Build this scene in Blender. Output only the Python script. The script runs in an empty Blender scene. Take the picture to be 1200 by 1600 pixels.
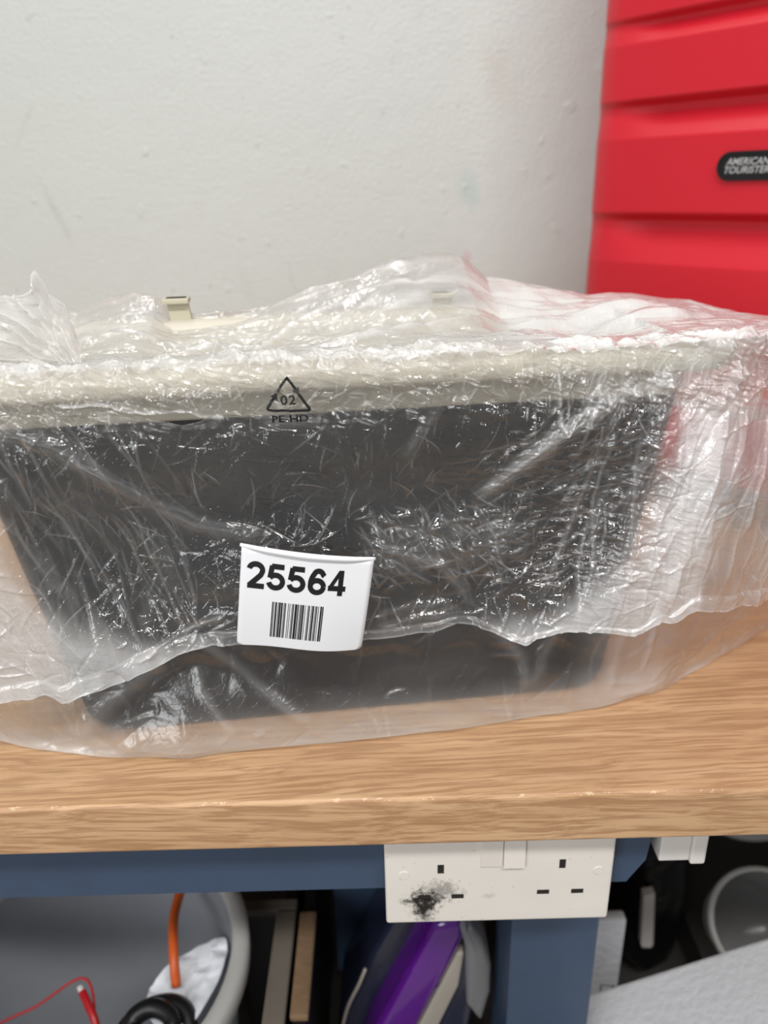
import bpy, bmesh, math, random
import numpy as np
from mathutils import Vector, Matrix
from math import sin, cos, radians, pi

SC = bpy.context.scene
COL = SC.collection

# ------------------------------------------------------------------ camera, world, lights, exposure
cam_d = bpy.data.cameras.new('camera')
cam = bpy.data.objects.new('camera', cam_d)
COL.objects.link(cam)
SC.camera = cam
cam_d.sensor_fit = 'VERTICAL'
cam_d.sensor_height = 36.0
cam_d.lens = 36.0 * 1209.0 / 1600.0
cam_d.clip_start = 0.01
CAM = Vector((0.0, -0.345, 0.326))
PITCH, ROLL = radians(23.0), radians(1.5)
fw = Vector((0, cos(PITCH), -sin(PITCH)))
up0 = Vector((0, sin(PITCH), cos(PITCH)))
r0 = Vector((1, 0, 0))
rt = r0 * cos(ROLL) - up0 * sin(ROLL)
up = up0 * cos(ROLL) + r0 * sin(ROLL)
m = Matrix((rt, up, -fw)).transposed().to_4x4()
m.translation = CAM
cam.matrix_world = m
cam_d.dof.use_dof = True
cam_d.dof.focus_distance = 0.43
cam_d.dof.aperture_fstop = 5.2

world = bpy.data.worlds.new('room_ambient')
SC.world = world
world.use_nodes = True
world.node_tree.nodes['Background'].inputs['Color'].default_value = (0.93, 0.96, 1.0, 1)
world.node_tree.nodes['Background'].inputs['Strength'].default_value = 0.24


def area(name, loc, target, sx, sy, power, col=(1, 1, 1)):
    d = bpy.data.lights.new(name, 'AREA')
    d.shape = 'RECTANGLE'
    d.size, d.size_y = sx, sy
    d.energy = power
    d.color = col
    o = bpy.data.objects.new(name, d)
    COL.objects.link(o)
    o.location = loc
    v = Vector(target) - Vector(loc)
    o.rotation_euler = v.to_track_quat('-Z', 'Y').to_euler()
    return o


area('ceiling_tube_front', (0.15, -0.95, 1.50), (0.0, 0.1, 0.0), 1.5, 0.12, 29.0, (1.0, 0.985, 0.965))
area('ceiling_tube_back', (-0.3, 0.15, 1.75), (0.0, 0.2, 0.0), 1.5, 0.12, 8.0, (1.0, 0.985, 0.965))
area('front_fill_light', (-1.2, -1.7, 0.75), (0.0, 0.1, 0.0), 1.0, 1.1, 23.0, (0.96, 0.985, 1.0))  # added soft fill from front left; no window is known there

SC.view_settings.view_transform = 'Standard'
SC.view_settings.look = 'None'
SC.view_settings.gamma = 1.0
SC.view_settings.use_curve_mapping = False
SC.view_settings.exposure = -0.08
SC.cycles.transparent_max_bounces = 40
SC.cycles.max_bounces = 16
SC.cycles.transmission_bounces = 12
SC.cycles.sample_clamp_indirect = 6.0

# ------------------------------------------------------------------ helpers


def lin(r, g, b):
    f = lambda c: (c / 255 / 12.92) if c / 255 <= 0.04045 else ((c / 255 + 0.055) / 1.055) ** 2.4
    return (f(r), f(g), f(b), 1.0)


class NT:
    """small node-tree writer"""

    def __init__(self, name):
        self.m = bpy.data.materials.new(name)
        self.m.use_nodes = True
        self.t = self.m.node_tree
        self.t.nodes.clear()
        self.out = self.t.nodes.new('ShaderNodeOutputMaterial')

    def n(self, kind, props=None, **ins):
        nd = self.t.nodes.new('ShaderNode' + kind)
        for k, v in (props or {}).items():
            setattr(nd, k, v)
        for k, v in ins.items():
            key = k.replace('_', ' ')
            sock = None
            for s in nd.inputs:
                if s.name == key and s.enabled:
                    sock = s
                    break
            if sock is None:
                sock = nd.inputs[int(k[1:])]
            self.set(sock, v)
        return nd

    def set(self, sock, v):
        if isinstance(v, bpy.types.NodeSocket):
            self.t.links.new(v, sock)
        elif isinstance(v, bpy.types.Node):
            self.t.links.new(v.outputs[0], sock)
        else:
            sock.default_value = v

    def math(self, op, a, b=0.0, c=None):
        nd = self.t.nodes.new('ShaderNodeMath')
        nd.operation = op
        self.set(nd.inputs[0], a)
        self.set(nd.inputs[1], b)
        if c is not None:
            self.set(nd.inputs[2], c)
        return nd.outputs[0]

    def ramp(self, fac, *stops):
        nd = self.t.nodes.new('ShaderNodeValToRGB')
        els = nd.color_ramp.elements
        while len(els) < len(stops):
            els.new(0.5)
        for e, (p, c) in zip(els, stops):
            e.position = p
            e.color = c if len(c) == 4 else (*c, 1)
        self.set(nd.inputs[0], fac)
        return nd.outputs[0]

    def mixc(self, fac, a, b):
        nd = self.t.nodes.new('ShaderNodeMix')
        nd.data_type = 'RGBA'
        self.set(nd.inputs[0], fac)
        self.set(nd.inputs[6], a)
        self.set(nd.inputs[7], b)
        return nd.outputs[2]

    def coord(self, scale=(1, 1, 1), rot=(0, 0, 0)):
        c = self.t.nodes.new('ShaderNodeTexCoord')
        mp = self.t.nodes.new('ShaderNodeMapping')
        self.t.links.new(c.outputs['Object'], mp.inputs[0])
        mp.inputs['Scale'].default_value = scale
        mp.inputs['Rotation'].default_value = rot
        return mp.outputs[0]

    def noise(self, vec, scale, detail=3, rough=0.5, **k):
        nd = self.t.nodes.new('ShaderNodeTexNoise')
        for a, b in k.items():
            setattr(nd, a, b)
        self.set(nd.inputs['Vector'], vec)
        nd.inputs['Scale'].default_value = scale
        nd.inputs['Detail'].default_value = detail
        nd.inputs['Roughness'].default_value = rough
        return nd.outputs[0]

    def bump(self, h, dist, strength=1.0, normal=None):
        nd = self.t.nodes.new('ShaderNodeBump')
        nd.inputs['Strength'].default_value = strength
        nd.inputs['Distance'].default_value = dist
        self.set(nd.inputs['Height'], h)
        if normal is not None:
            self.set(nd.inputs['Normal'], normal)
        return nd.outputs[0]

    def end(self, shader):
        self.t.links.new(shader.outputs[0] if isinstance(shader, bpy.types.Node) else shader, self.out.inputs[0])
        return self.m


def plain(name, col, rough=0.5, metal=0.0, var=0.06, bump=0.0, bscale=400.0, coat=0.0):
    """a principled material with slight procedural colour variation"""
    t = NT(name)
    v = t.coord()
    f = t.noise(v, 18.0, 4)
    dark = tuple(c * (1 - var * 2) for c in col[:3]) + (1,)
    lite = tuple(min(1, c * (1 + var)) for c in col[:3]) + (1,)
    c = t.mixc(f, dark, lite)
    p = t.n('BsdfPrincipled', Base_Color=c, Roughness=rough, Metallic=metal)
    p.inputs['Coat Weight'].default_value = coat
    if bump:
        t.set(p.inputs['Normal'], t.bump(t.noise(v, bscale, 3), bump))
    return t.end(p)


def mesh_obj(name, verts, faces, mat, parent=None, smooth=False):
    me = bpy.data.meshes.new(name)
    if isinstance(verts, np.ndarray):
        verts = verts.tolist()
    me.from_pydata(verts, [], faces)
    me.update()
    return link(name, me, mat, parent, smooth)


def link(name, me, mat, parent=None, smooth=False):
    if mat is not None:
        me.materials.append(mat)
    if smooth:
        me.polygons.foreach_set('use_smooth', [True] * len(me.polygons))
    o = bpy.data.objects.new(name, me)
    COL.objects.link(o)
    if parent is not None:
        o.parent = parent
    return o


def bm_obj(name, bm, mat, parent=None, smooth=False):
    bmesh.ops.recalc_face_normals(bm, faces=bm.faces[:])
    me = bpy.data.meshes.new(name)
    bm.to_mesh(me)
    bm.free()
    return link(name, me, mat, parent, smooth)


def box(bm, x0, x1, y0, y1, z0, z1, bev=0.0, seg=2):
    r = bmesh.ops.create_cube(bm, size=1.0)
    vs = r['verts']
    for v in vs:
        v.co = Vector(((x0 + x1) / 2 + v.co.x * (x1 - x0), (y0 + y1) / 2 + v.co.y * (y1 - y0), (z0 + z1) / 2 + v.co.z * (z1 - z0)))
    if bev > 0:
        es = list({e for v in vs for e in v.link_edges})
        bmesh.ops.bevel(bm, geom=es, offset=bev, segments=seg, affect='EDGES', profile=0.6)
    return bm


def box_obj(name, dims, mat, parent=None, bev=0.0, seg=2, smooth=False):
    bm = bmesh.new()
    box(bm, *dims, bev, seg)
    return bm_obj(name, bm, mat, parent, smooth)


def thing(name, label, cat, loc=(0, 0, 0), rotz=0.0, group=None):
    o = bpy.data.objects.new(name, None)
    o.empty_display_size = 0.05
    COL.objects.link(o)
    o.location = loc
    o.rotation_euler = (0, 0, rotz)
    tag(o, label, cat, group)
    return o


def tag(o, label, cat, group=None):
    o['label'] = label
    o['category'] = cat
    if group:
        o['group'] = group
    return o


def catmull(pts, n):
    P = np.array(pts, float)
    P = np.vstack([2 * P[0] - P[1], P, 2 * P[-1] - P[-2]])
    out = []
    segs = len(P) - 3
    for i in range(n):
        s = i / (n - 1) * segs
        k = min(int(s), segs - 1)
        t = s - k
        a, b, c, d = P[k], P[k + 1], P[k + 2], P[k + 3]
        out.append(0.5 * ((2 * b) + (-a + c) * t + (2 * a - 5 * b + 4 * c - d) * t * t + (-a + 3 * b - 3 * c + d) * t ** 3))
    return np.array(out)


def tube(pts, rad, n=48, k=8):
    """swept tube through control points; rad may be a number or list"""
    C = catmull(pts, n)
    T = np.gradient(C, axis=0)
    T /= np.linalg.norm(T, axis=1)[:, None]
    ref = np.array([0.3, 0.2, 1.0])
    vs, fs = [], []
    rr = np.interp(np.linspace(0, 1, n), np.linspace(0, 1, len(rad)), rad) if hasattr(rad, '__len__') else np.full(n, rad)
    for i in range(n):
        a = np.cross(T[i], ref)
        a /= np.linalg.norm(a)
        b = np.cross(T[i], a)
        for j in range(k):
            q = 2 * pi * j / k
            vs.append(C[i] + rr[i] * (a * cos(q) + b * sin(q)))
    for i in range(n - 1):
        for j in range(k):
            fs.append((i * k + j, i * k + (j + 1) % k, (i + 1) * k + (j + 1) % k, (i + 1) * k + j))
    fs.append(tuple(range(k - 1, -1, -1)))
    fs.append(tuple((n - 1) * k + j for j in range(k)))
    return np.array(vs), fs


def tube_obj(name, pts, rad, mat, parent=None, n=48, k=8):
    v, f = tube(pts, rad, n, k)
    return mesh_obj(name, v, f, mat, parent, True)


def lathe(prof, n=64, a0=0.0, a1=2 * pi):
    vs, fs = [], []
    full = abs(a1 - a0 - 2 * pi) < 1e-6
    N = n if full else n + 1
    for i in range(N):
        a = a0 + (a1 - a0) * i / n
        for r, z in prof:
            vs.append((r * cos(a), r * sin(a), z))
    k = len(prof)
    for i in range(n):
        i2 = (i + 1) % N
        for j in range(k - 1):
            fs.append((i * k + j, i2 * k + j, i2 * k + j + 1, i * k + j + 1))
    return vs, fs


def prism(bm, poly, axis, a, b):
    """extrude a 2D polygon along an axis"""
    def mk(p, h):
        if axis == 'y':
            return (p[0], h, p[1])
        if axis == 'x':
            return (h, p[0], p[1])
        return (p[0], p[1], h)
    A = [bm.verts.new(mk(p, a)) for p in poly]
    B = [bm.verts.new(mk(p, b)) for p in poly]
    bm.faces.new(A)
    bm.faces.new(B[::-1])
    n = len(poly)
    for i in range(n):
        bm.faces.new((A[i], A[(i + 1) % n], B[(i + 1) % n], B[i]))


def text_geo(s, bold=0.0, shear=0.0, spacing=1.0, fill_res=4):
    """vertices of a flat word fitted to the unit square, and its faces"""
    c = bpy.data.curves.new('word', 'FONT')
    c.body = s
    c.offset = bold
    c.shear = shear
    c.space_character = spacing
    c.resolution_u = fill_res
    c.dimensions = '2D'
    c.fill_mode = 'BOTH'
    o = bpy.data.objects.new('word', c)
    COL.objects.link(o)
    dg = bpy.context.evaluated_depsgraph_get()
    me = bpy.data.meshes.new_from_object(o.evaluated_get(dg))
    V = np.array([v.co[:2] for v in me.vertices])
    Fs = [tuple(p.vertices) for p in me.polygons]
    bpy.data.objects.remove(o)
    bpy.data.curves.remove(c)
    bpy.data.meshes.remove(me)
    lo, hi = V.min(0), V.max(0)
    return (V - lo) / (hi - lo), Fs, (hi - lo)


def sstep(a, b, x):
    t = np.clip((x - a) / (b - a), 0, 1)
    return t * t * (3 - 2 * t)


def vnoise(x, y, seed=0):
    """2D gradient-free value noise, -1..1"""
    xi, yi = np.floor(x).astype(np.int64), np.floor(y).astype(np.int64)
    xf, yf = x - xi, y - yi
    u, v = xf ** 3 * (xf * (xf * 6 - 15) + 10), yf ** 3 * (yf * (yf * 6 - 15) + 10)

    def h(a, b):
        n = (a * 374761393 + b * 668265263 + seed * 982451653) & 0x7FFFFFFF
        n = ((n ^ (n >> 13)) * 1274126177) & 0x7FFFFFFF
        n = n ^ (n >> 16)
        return (n % 100003) / 50001.5 - 1.0
    a, b, c, d = h(xi, yi), h(xi + 1, yi), h(xi, yi + 1), h(xi + 1, yi + 1)
    return (a * (1 - u) + b * u) * (1 - v) + (c * (1 - u) + d * u) * v


def ridged(x, y, seed, octs=3):
    r, a, tot = 0, 1.0, 0
    for o in range(octs):
        r = r + a * (1 - 2 * np.abs(vnoise(x * 2 ** o + o * 17.3, y * 2 ** o - o * 9.1, seed + o)))
        tot += a
        a *= 0.5
    return r / tot


def facets(x, z, cell, seed):
    """continuous crumple of flat triangular facets (-1..1): random heights on a warped triangle lattice"""
    wx = x + 0.45 * cell * vnoise(x / cell * 0.6, z / cell * 0.6, seed + 101)
    wz = z + 0.45 * cell * vnoise(x / cell * 0.6, z / cell * 0.6, seed + 202)
    u, v = wx / cell + 0.577 * wz / cell, 1.1547 * wz / cell
    iu, iv = np.floor(u).astype(np.int64), np.floor(v).astype(np.int64)
    fu, fv = u - iu, v - iv

    def h(a, b):
        n = (a * 73856093 ^ b * 19349663 ^ (seed * 83492791)) & 0x7FFFFFFF
        n = ((n ^ (n >> 13)) * 1274126177) & 0x7FFFFFFF
        n = n ^ (n >> 16)
        return (n % 100003) / 50001.5 - 1.0
    h00, h10, h01, h11 = h(iu, iv), h(iu + 1, iv), h(iu, iv + 1), h(iu + 1, iv + 1)
    lo_ = h00 * (1 - fu - fv) + h10 * fu + h01 * fv
    hi_ = h11 * (fu + fv - 1) + h10 * (1 - fv) + h01 * (1 - fu)
    return np.where(fu + fv < 1, lo_, hi_)


def seg_dist(X, Z, pts):
    """distance to an open polyline and position along it (0..1)"""
    best = np.full(X.shape, 1e9)
    pos = np.zeros(X.shape)
    sign = np.zeros(X.shape)
    n = len(pts) - 1
    for i in range(n):
        (x0, z0), (x1, z1) = pts[i], pts[i + 1]
        dx, dz = x1 - x0, z1 - z0
        L2 = dx * dx + dz * dz
        t = np.clip(((X - x0) * dx + (Z - z0) * dz) / L2, 0, 1)
        ex, ez = X - x0 - t * dx, Z - z0 - t * dz
        d = np.sqrt(ex * ex + ez * ez)
        s = np.sign(dx * ez - dz * ex)
        u = d < best
        best = np.where(u, d, best)
        pos = np.where(u, (i + t) / n, pos)
        sign = np.where(u, s, sign)
    return best, pos, sign


def creases(X, Z, n, seed, box_, lens, width, amp, angle=None, spread=pi):
    """many short sharp pinched creases; returns height and line mask"""
    rng = np.random.RandomState(seed)
    H = np.zeros(X.shape)
    M = np.zeros(X.shape)
    xs, zs = X[0] if X.ndim == 2 else X, None
    for _ in range(n):
        cx, cz = rng.uniform(box_[0], box_[1]), rng.uniform(box_[2], box_[3])
        a = (rng.uniform(-spread / 2, spread / 2) + (angle or 0.0))
        L = rng.uniform(*lens)
        w = width * rng.uniform(0.6, 1.5)
        A = amp * rng.uniform(0.4, 1.3) * rng.choice([-1, 1])
        R = L + 4 * w
        sel = (np.abs(X - cx) < R) & (np.abs(Z - cz) < R)
        if not sel.any():
            continue
        dx, dz = X[sel] - cx, Z[sel] - cz
        s = dx * cos(a) + dz * sin(a)
        bend = rng.uniform(-0.25, 0.25) / L
        d = -dx * sin(a) + dz * cos(a) + bend * s * s
        env = np.clip(1 - (s / L) ** 2, 0, 1)
        t = np.exp(-np.abs(d) / w)
        H[sel] += A * env * t
        M[sel] = np.maximum(M[sel], env * np.exp(-(d / (w * 0.45)) ** 2) * rng.uniform(0.15, 1.0))
    return H, M


def grid_faces(nr, nc):
    i, j = np.meshgrid(np.arange(nr - 1), np.arange(nc - 1), indexing='ij')
    a = (i * nc + j).ravel()
    return np.stack([a, a + 1, a + nc + 1, a + nc], 1)


def grid_obj(name, P, haze, mat, parent, keep=None):
    """P: (rows, cols, 3) film grid; haze: (rows, cols) film density attribute"""
    nr, nc = haze.shape
    Fa = grid_faces(nr, nc)
    if keep is not None:
        Fa = Fa[keep[:-1, :-1].ravel()]
    me = bpy.data.meshes.new(name)
    V = P.reshape(-1, 3)
    me.vertices.add(len(V))
    me.vertices.foreach_set('co', V.ravel())
    me.loops.add(len(Fa) * 4)
    me.loops.foreach_set('vertex_index', Fa.ravel())
    me.polygons.add(len(Fa))
    me.polygons.foreach_set('loop_start', np.arange(len(Fa)) * 4)
    me.polygons.foreach_set('loop_total', np.full(len(Fa), 4))
    me.update(calc_edges=True)
    me.validate()
    at = me.attributes.new('haze', 'FLOAT', 'POINT')
    at.data.foreach_set('value', haze.ravel().astype(np.float32))
    return link(name, me, mat, parent, True)


# ------------------------------------------------------------------ materials
def mat_wall():
    t = NT('painted_plaster')
    v = t.coord()
    big = t.noise(v, 3.0, 4)
    c = t.mixc(big, lin(196, 200, 195), lin(205, 209, 205))
    # grey scuffs: sparse thin smears
    sc = t.noise(t.coord((3.0, 1, 1.2), (0, 0.6, 0)), 9.0, 6, 0.7)
    smask = t.ramp(sc, (0.62, (0, 0, 0)), (0.78, (1, 1, 1)))
    c = t.mixc(t.math('MULTIPLY', smask, 0.12), c, lin(150, 150, 148))
    ln_ = t.n('TexVoronoi', {'feature': 'DISTANCE_TO_EDGE'}, Vector=t.n('VectorMath', {'operation': 'MULTIPLY_ADD'}, i0=t.noise(v, 5.0, 2), i1=(0.25, 0.25, 0.25), i2=v).outputs[0], Scale=5.0)
    thin = t.math('MULTIPLY', t.math('LESS_THAN', ln_.outputs['Distance'], 0.006), t.ramp(t.noise(v, 7.0, 2), (0.56, (0, 0, 0)), (0.68, (1, 1, 1))))
    c = t.mixc(t.math('MULTIPLY', thin, 0.28), c, lin(140, 138, 134))
    dots = t.n('TexVoronoi', Vector=v, Scale=24.0)
    near = t.math('LESS_THAN', dots.outputs['Distance'], 0.05)
    c = t.mixc(t.math('MULTIPLY', near, 0.3), c, lin(120, 118, 112))
    # the two coloured smudges and the faint stain beside the red case
    geo = t.t.nodes.new('ShaderNodeTexCoord')
    for (x, z, r, stretch, col, k) in ((0.115, 0.318, 0.030, 0.6, lin(166, 190, 186), 0.42), (0.116, 0.236, 0.009, 0.7, lin(200, 158, 170), 0.45),
                                       (0.150, 0.44, 0.05, 0.5, lin(190, 184, 172), 0.30), (-0.40, 0.30, 0.05, 0.12, lin(165, 165, 165), 0.25)):
        mp = t.t.nodes.new('ShaderNodeMapping')
        mp.vector_type = 'TEXTURE'
        mp.inputs['Location'].default_value = (x, 0.70, z)
        mp.inputs['Rotation'].default_value = (0, -0.35, 0)
        mp.inputs['Scale'].default_value = (r * stretch, 1.0, r)
        t.t.links.new(geo.outputs['Object'], mp.inputs[0])
        ln = t.n('VectorMath', {'operation': 'LENGTH'}, i0=mp.outputs[0])
        wob = t.math('ADD', ln.outputs['Value'], t.math('MULTIPLY_ADD', t.noise(v, 60.0, 4), 1.4, -0.7))
        msk = t.ramp(wob, (0.35, (1, 1, 1)), (1.0, (0, 0, 0)))
        c = t.mixc(t.math('MULTIPLY', msk, k), c, col)
    p = t.n('BsdfPrincipled', Base_Color=c, Roughness=0.55)
    h = t.math('ADD', t.math('MULTIPLY', t.noise(v, 230.0, 3), 1.7), t.math('MULTIPLY', t.noise(v, 34.0, 4), 1.2))
    pit = t.ramp(t.noise(v, 38.0, 2), (0.69, (0, 0, 0)), (0.76, (1, 1, 1)))
    h = t.math('ADD', h, pit)
    t.set(p.inputs['Normal'], t.bump(h, 0.0009, 0.9))
    return t.end(p)


def mat_wood():
    t = NT('oak_laminate')
    wv = t.coord((1.0, 1.0, 1.0), (0, 0, radians(-3)))
    warp = t.noise(t.coord((3, 9, 9)), 1.6, 3)
    mp = t.n('VectorMath', {'operation': 'MULTIPLY_ADD'}, i0=warp, i1=(0.0, 0.022, 0.022), i2=wv)
    fine = t.n('Mapping', {}, Vector=mp.outputs[0])
    fine.inputs['Scale'].default_value = (14, 420, 420)
    grain = t.noise(fine.outputs[0], 1.0, 5, 0.62)
    mid = t.n('Mapping', {}, Vector=mp.outputs[0])
    mid.inputs['Scale'].default_value = (1.4, 85, 85)
    band = t.noise(mid.outputs[0], 1.0, 4, 0.6)
    blot = t.noise(t.coord((2.0, 7, 7)), 1.6, 3)
    c = t.ramp(band, (0.2, lin(184, 143, 106)), (0.5, lin(201, 161, 121)), (0.8, lin(211, 173, 134)))
    c = t.mixc(t.math('MULTIPLY', t.ramp(grain, (0.42, (1, 1, 1)), (0.56, (0, 0, 0))), 0.62), c, lin(150, 106, 70))
    c = t.mixc(t.math('MULTIPLY', t.ramp(blot, (0.3, (1, 1, 1)), (0.55, (0, 0, 0))), 0.20), c, lin(156, 116, 86))
    # worn, chipped line along the front arris
    tc = t.t.nodes.new('ShaderNodeTexCoord')
    sep = t.n('SeparateXYZ', {}, Vector=tc.outputs['Object'])
    edge = t.math('ADD', t.math('ABSOLUTE', t.math('ADD', sep.outputs['Y'], -0.0016)), t.math('ABSOLUTE', t.math('ADD', sep.outputs['Z'], 0.0012)))
    worn = t.math('LESS_THAN', edge, t.math('MULTIPLY_ADD', t.noise(t.coord((1, 1, 1)), 75.0, 5, 0.7), 0.0105, -0.0050))
    c = t.mixc(t.math('MULTIPLY', worn, 0.5), c, lin(232, 208, 176))
    p = t.n('BsdfPrincipled', Base_Color=c, Roughness=t.math('MULTIPLY_ADD', grain, 0.25, 0.36))
    h = t.math('ADD', grain, t.math('MULTIPLY', band, 0.4))
    t.set(p.inputs['Normal'], t.bump(h, 0.0004, 0.6))
    return t.end(p)


def mat_film(name, tint=(0.985, 0.985, 0.98), crinkle=1.0, rough=0.09):
    t = NT(name)
    v = t.coord()
    hz = t.n('Attribute', {'attribute_name': 'haze'}).outputs['Fac']
    n1 = t.noise(v, 120.0, 3, 0.6)
    wv = t.n('VectorMath', {'operation': 'MULTIPLY_ADD'}, i0=n1, i1=(0.010, 0.010, 0.010), i2=v).outputs[0]
    vor = t.n('TexVoronoi', {'feature': 'DISTANCE_TO_EDGE'}, Vector=wv, Scale=150.0)
    line = t.ramp(vor.outputs['Distance'], (0.0, (1, 1, 1)), (0.07, (0, 0, 0)))
    fac = t.n('TexVoronoi', {'feature': 'F1'}, Vector=wv, Scale=210.0)
    n2 = t.noise(v, 520.0, 3, 0.6)
    h = t.math('ADD', t.math('MULTIPLY', fac.outputs['Distance'], 0.22), t.math('ADD', t.math('MULTIPLY', line, 0.10), t.math('MULTIPLY', n2, 0.10)))
    nrm = t.bump(h, 0.0016 * crinkle, 0.8)
    # a thin film reflects and refracts the same from both of its sides
    back = t.n('NewGeometry').outputs['Backfacing']
    ior_f = t.math('MULTIPLY_ADD', back, 1 / 1.48 - 1.48, 1.48)
    ior_b = t.math('MULTIPLY_ADD', back, 1 / 1.08 - 1.08, 1.08)
    clear = t.n('BsdfTransparent', Color=(*tint, 1))
    blur = t.n('BsdfRefraction', Color=(*tint, 1), Roughness=0.5, IOR=ior_b, Normal=nrm)
    base = t.n('MixShader', i0=0.24, i1=clear.outputs[0], i2=blur.outputs[0])
    dif = t.n('BsdfDiffuse', Color=(0.92, 0.915, 0.905, 1), Normal=nrm)
    tra = t.n('BsdfTranslucent', Color=(0.92, 0.91, 0.90, 1), Normal=nrm)
    milk = t.n('MixShader', i0=0.30, i1=dif.outputs[0], i2=tra.outputs[0])
    body = t.n('MixShader', i0=hz, i1=base.outputs[0], i2=milk.outputs[0])
    gl = t.n('BsdfGlossy', Color=(1, 1, 1, 1), Roughness=rough, Normal=nrm)
    fr = t.n('Fresnel', IOR=ior_f, Normal=nrm)
    k = t.math('MINIMUM', t.math('MULTIPLY', fr.outputs[0], 1.7), 0.6)
    return t.end(t.n('MixShader', i0=k, i1=body.outputs[0], i2=gl.outputs[0]))


def mat_clear_plastic(name, col, alpha, rough=0.2):
    """cloudy see-through moulded plastic"""
    t = NT(name)
    f = t.noise(t.coord(), 22.0, 4)
    clear = t.n('BsdfTransparent', Color=(*col, 1))
    p = t.n('BsdfPrincipled', Base_Color=(*col, 1), Roughness=rough)
    tr = t.n('BsdfTranslucent', Color=(*col, 1))
    pm = t.n('MixShader', i0=0.4, i1=p.outputs[0], i2=tr.outputs[0])
    return t.end(t.n('MixShader', i0=t.math('MULTIPLY_ADD', f, 0.12, alpha - 0.06), i1=clear.outputs[0], i2=pm.outputs[0]))


def mat_red():
    t = NT('red_moulded_plastic')
    v = t.coord()
    c = t.mixc(t.noise(v, 5.0, 3), lin(196, 28, 43), lin(204, 33, 48))
    p = t.n('BsdfPrincipled', Base_Color=c, Roughness=0.38)
    w = t.n('TexWave', {'bands_direction': 'DIAGONAL'}, Vector=t.coord((1, 1, 1)), Scale=190.0)
    h = t.math('ADD', t.math('MULTIPLY', w.outputs['Fac'], 0.5), t.noise(v, 900.0, 2))
    t.set(p.inputs['Normal'], t.bump(h, 0.00016, 0.5))
    return t.end(p)


def mat_socket():
    t = NT('cream_white_moulding')
    v = t.coord()
    base = t.mixc(t.noise(v, 30.0, 4), lin(222, 214, 204), lin(234, 227, 218))
    tc = t.t.nodes.new('ShaderNodeTexCoord')
    c = base
    for (x, z, sx, sz, k, thr) in ((0.020, -0.1000, 0.0150, 0.0100, 1.0, 0.9), (0.0195, -0.1070, 0.0105, 0.0135, 1.0, 1.0), (0.030, -0.093, 0.018, 0.012, 0.55, 0.85), (0.011, -0.1015, 0.010, 0.004, 0.7, 0.8), (0.061, -0.0985, 0.006, 0.003, 0.2, 0.8)):
        mp = t.t.nodes.new('ShaderNodeMapping')
        mp.vector_type = 'TEXTURE'
        mp.inputs['Location'].default_value = (x, 0.017, z)
        mp.inputs['Scale'].default_value = (sx, 1.0, sz)
        t.t.links.new(tc.outputs['Object'], mp.inputs[0])
        ln = t.n('VectorMath', {'operation': 'LENGTH'}, i0=mp.outputs[0]).outputs['Value']
        wob = t.math('ADD', ln, t.math('MULTIPLY_ADD', t.noise(v, 330.0, 6, 0.75), 2.6, -1.3))
        msk = t.ramp(wob, (0.3, (1, 1, 1)), (thr, (0, 0, 0)))
        c = t.mixc(t.math('MULTIPLY', msk, k), c, lin(28, 25, 22))
    sp = t.n('TexVoronoi', Vector=v, Scale=110.0)
    c = t.mixc(t.math('MULTIPLY', t.math('LESS_THAN', sp.outputs['Distance'], 0.06), 0.45), c, lin(110, 95, 80))
    return t.end(t.n('BsdfPrincipled', Base_Color=c, Roughness=0.35))


M_WALL = mat_wall()
M_WOOD = mat_wood()
M_FILM = mat_film('clear_crinkled_film', crinkle=0.75)
M_FILM_SOFT = mat_film('clear_slack_film', crinkle=0.45, rough=0.24)
M_RED = mat_red()
M_SOCKET = mat_socket()
M_BLUE = plain('blue_grey_paint', lin(60, 77, 101), 0.42, var=0.10, bump=0.0004, bscale=120)
M_CREAM = plain('cream_plastic', lin(205, 198, 182), 0.42, var=0.03)
M_CHAR = plain('charcoal_plastic', lin(19, 19, 22), 0.6, var=0.12, bump=0.0002, bscale=500)
M_BEIGE = plain('beige_plastic', lin(196, 190, 166), 0.5)
M_PAPER = plain('white_label_paper', lin(232, 232, 234), 0.6, var=0.015)
M_INK = plain('black_ink', lin(18, 17, 17), 0.55)
M_WHITE = plain('white_plastic', lin(228, 222, 215), 0.4, var=0.03)
M_SLOT = plain('slot_shade', lin(38, 34, 28), 0.7, var=0.3)
M_BLACK = plain('black_plastic', lin(22, 22, 23), 0.4, var=0.2)
M_BLACKBAG = plain('black_glossy_wrap', lin(24, 23, 23), 0.3, var=0.2, bump=0.004, bscale=40)
M_ORANGE = plain('orange_rubber', lin(206, 92, 36), 0.45)
M_REDWIRE = plain('red_wire', lin(186, 30, 36), 0.4)
M_FOAM = plain('white_foam', lin(200, 200, 203), 0.8, var=0.03, bump=0.0012, bscale=160)
M_GREYMARK = plain('grey_mark', lin(140, 142, 146), 0.6)
M_PURPLE = plain('purple_plastic', lin(88, 24, 128), 0.14, coat=0.6)
M_NAVY = plain('navy_plastic', lin(34, 38, 56), 0.2, coat=0.4)
M_GREYST = plain('warm_grey_plastic', lin(160, 152, 142), 0.25)
M_TAN = plain('worn_tan_edge', lin(128, 102, 76), 0.7, var=0.3, bump=0.001, bscale=120)
M_DUST = plain('dusty_grey_trim', lin(104, 96, 86), 0.7, var=0.25)
M_FLOOR = plain('grey_concrete', lin(168, 160, 150), 0.8, var=0.12, bump=0.001)
M_SHELF = plain('dark_shelf_board', lin(58, 54, 52), 0.7, var=0.2)
M_BACK = plain('grey_back_panel', lin(165, 156, 146), 0.7, var=0.12)
M_TISSUE = plain('white_wrapping_paper', lin(226, 230, 236), 0.7, var=0.04)
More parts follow.
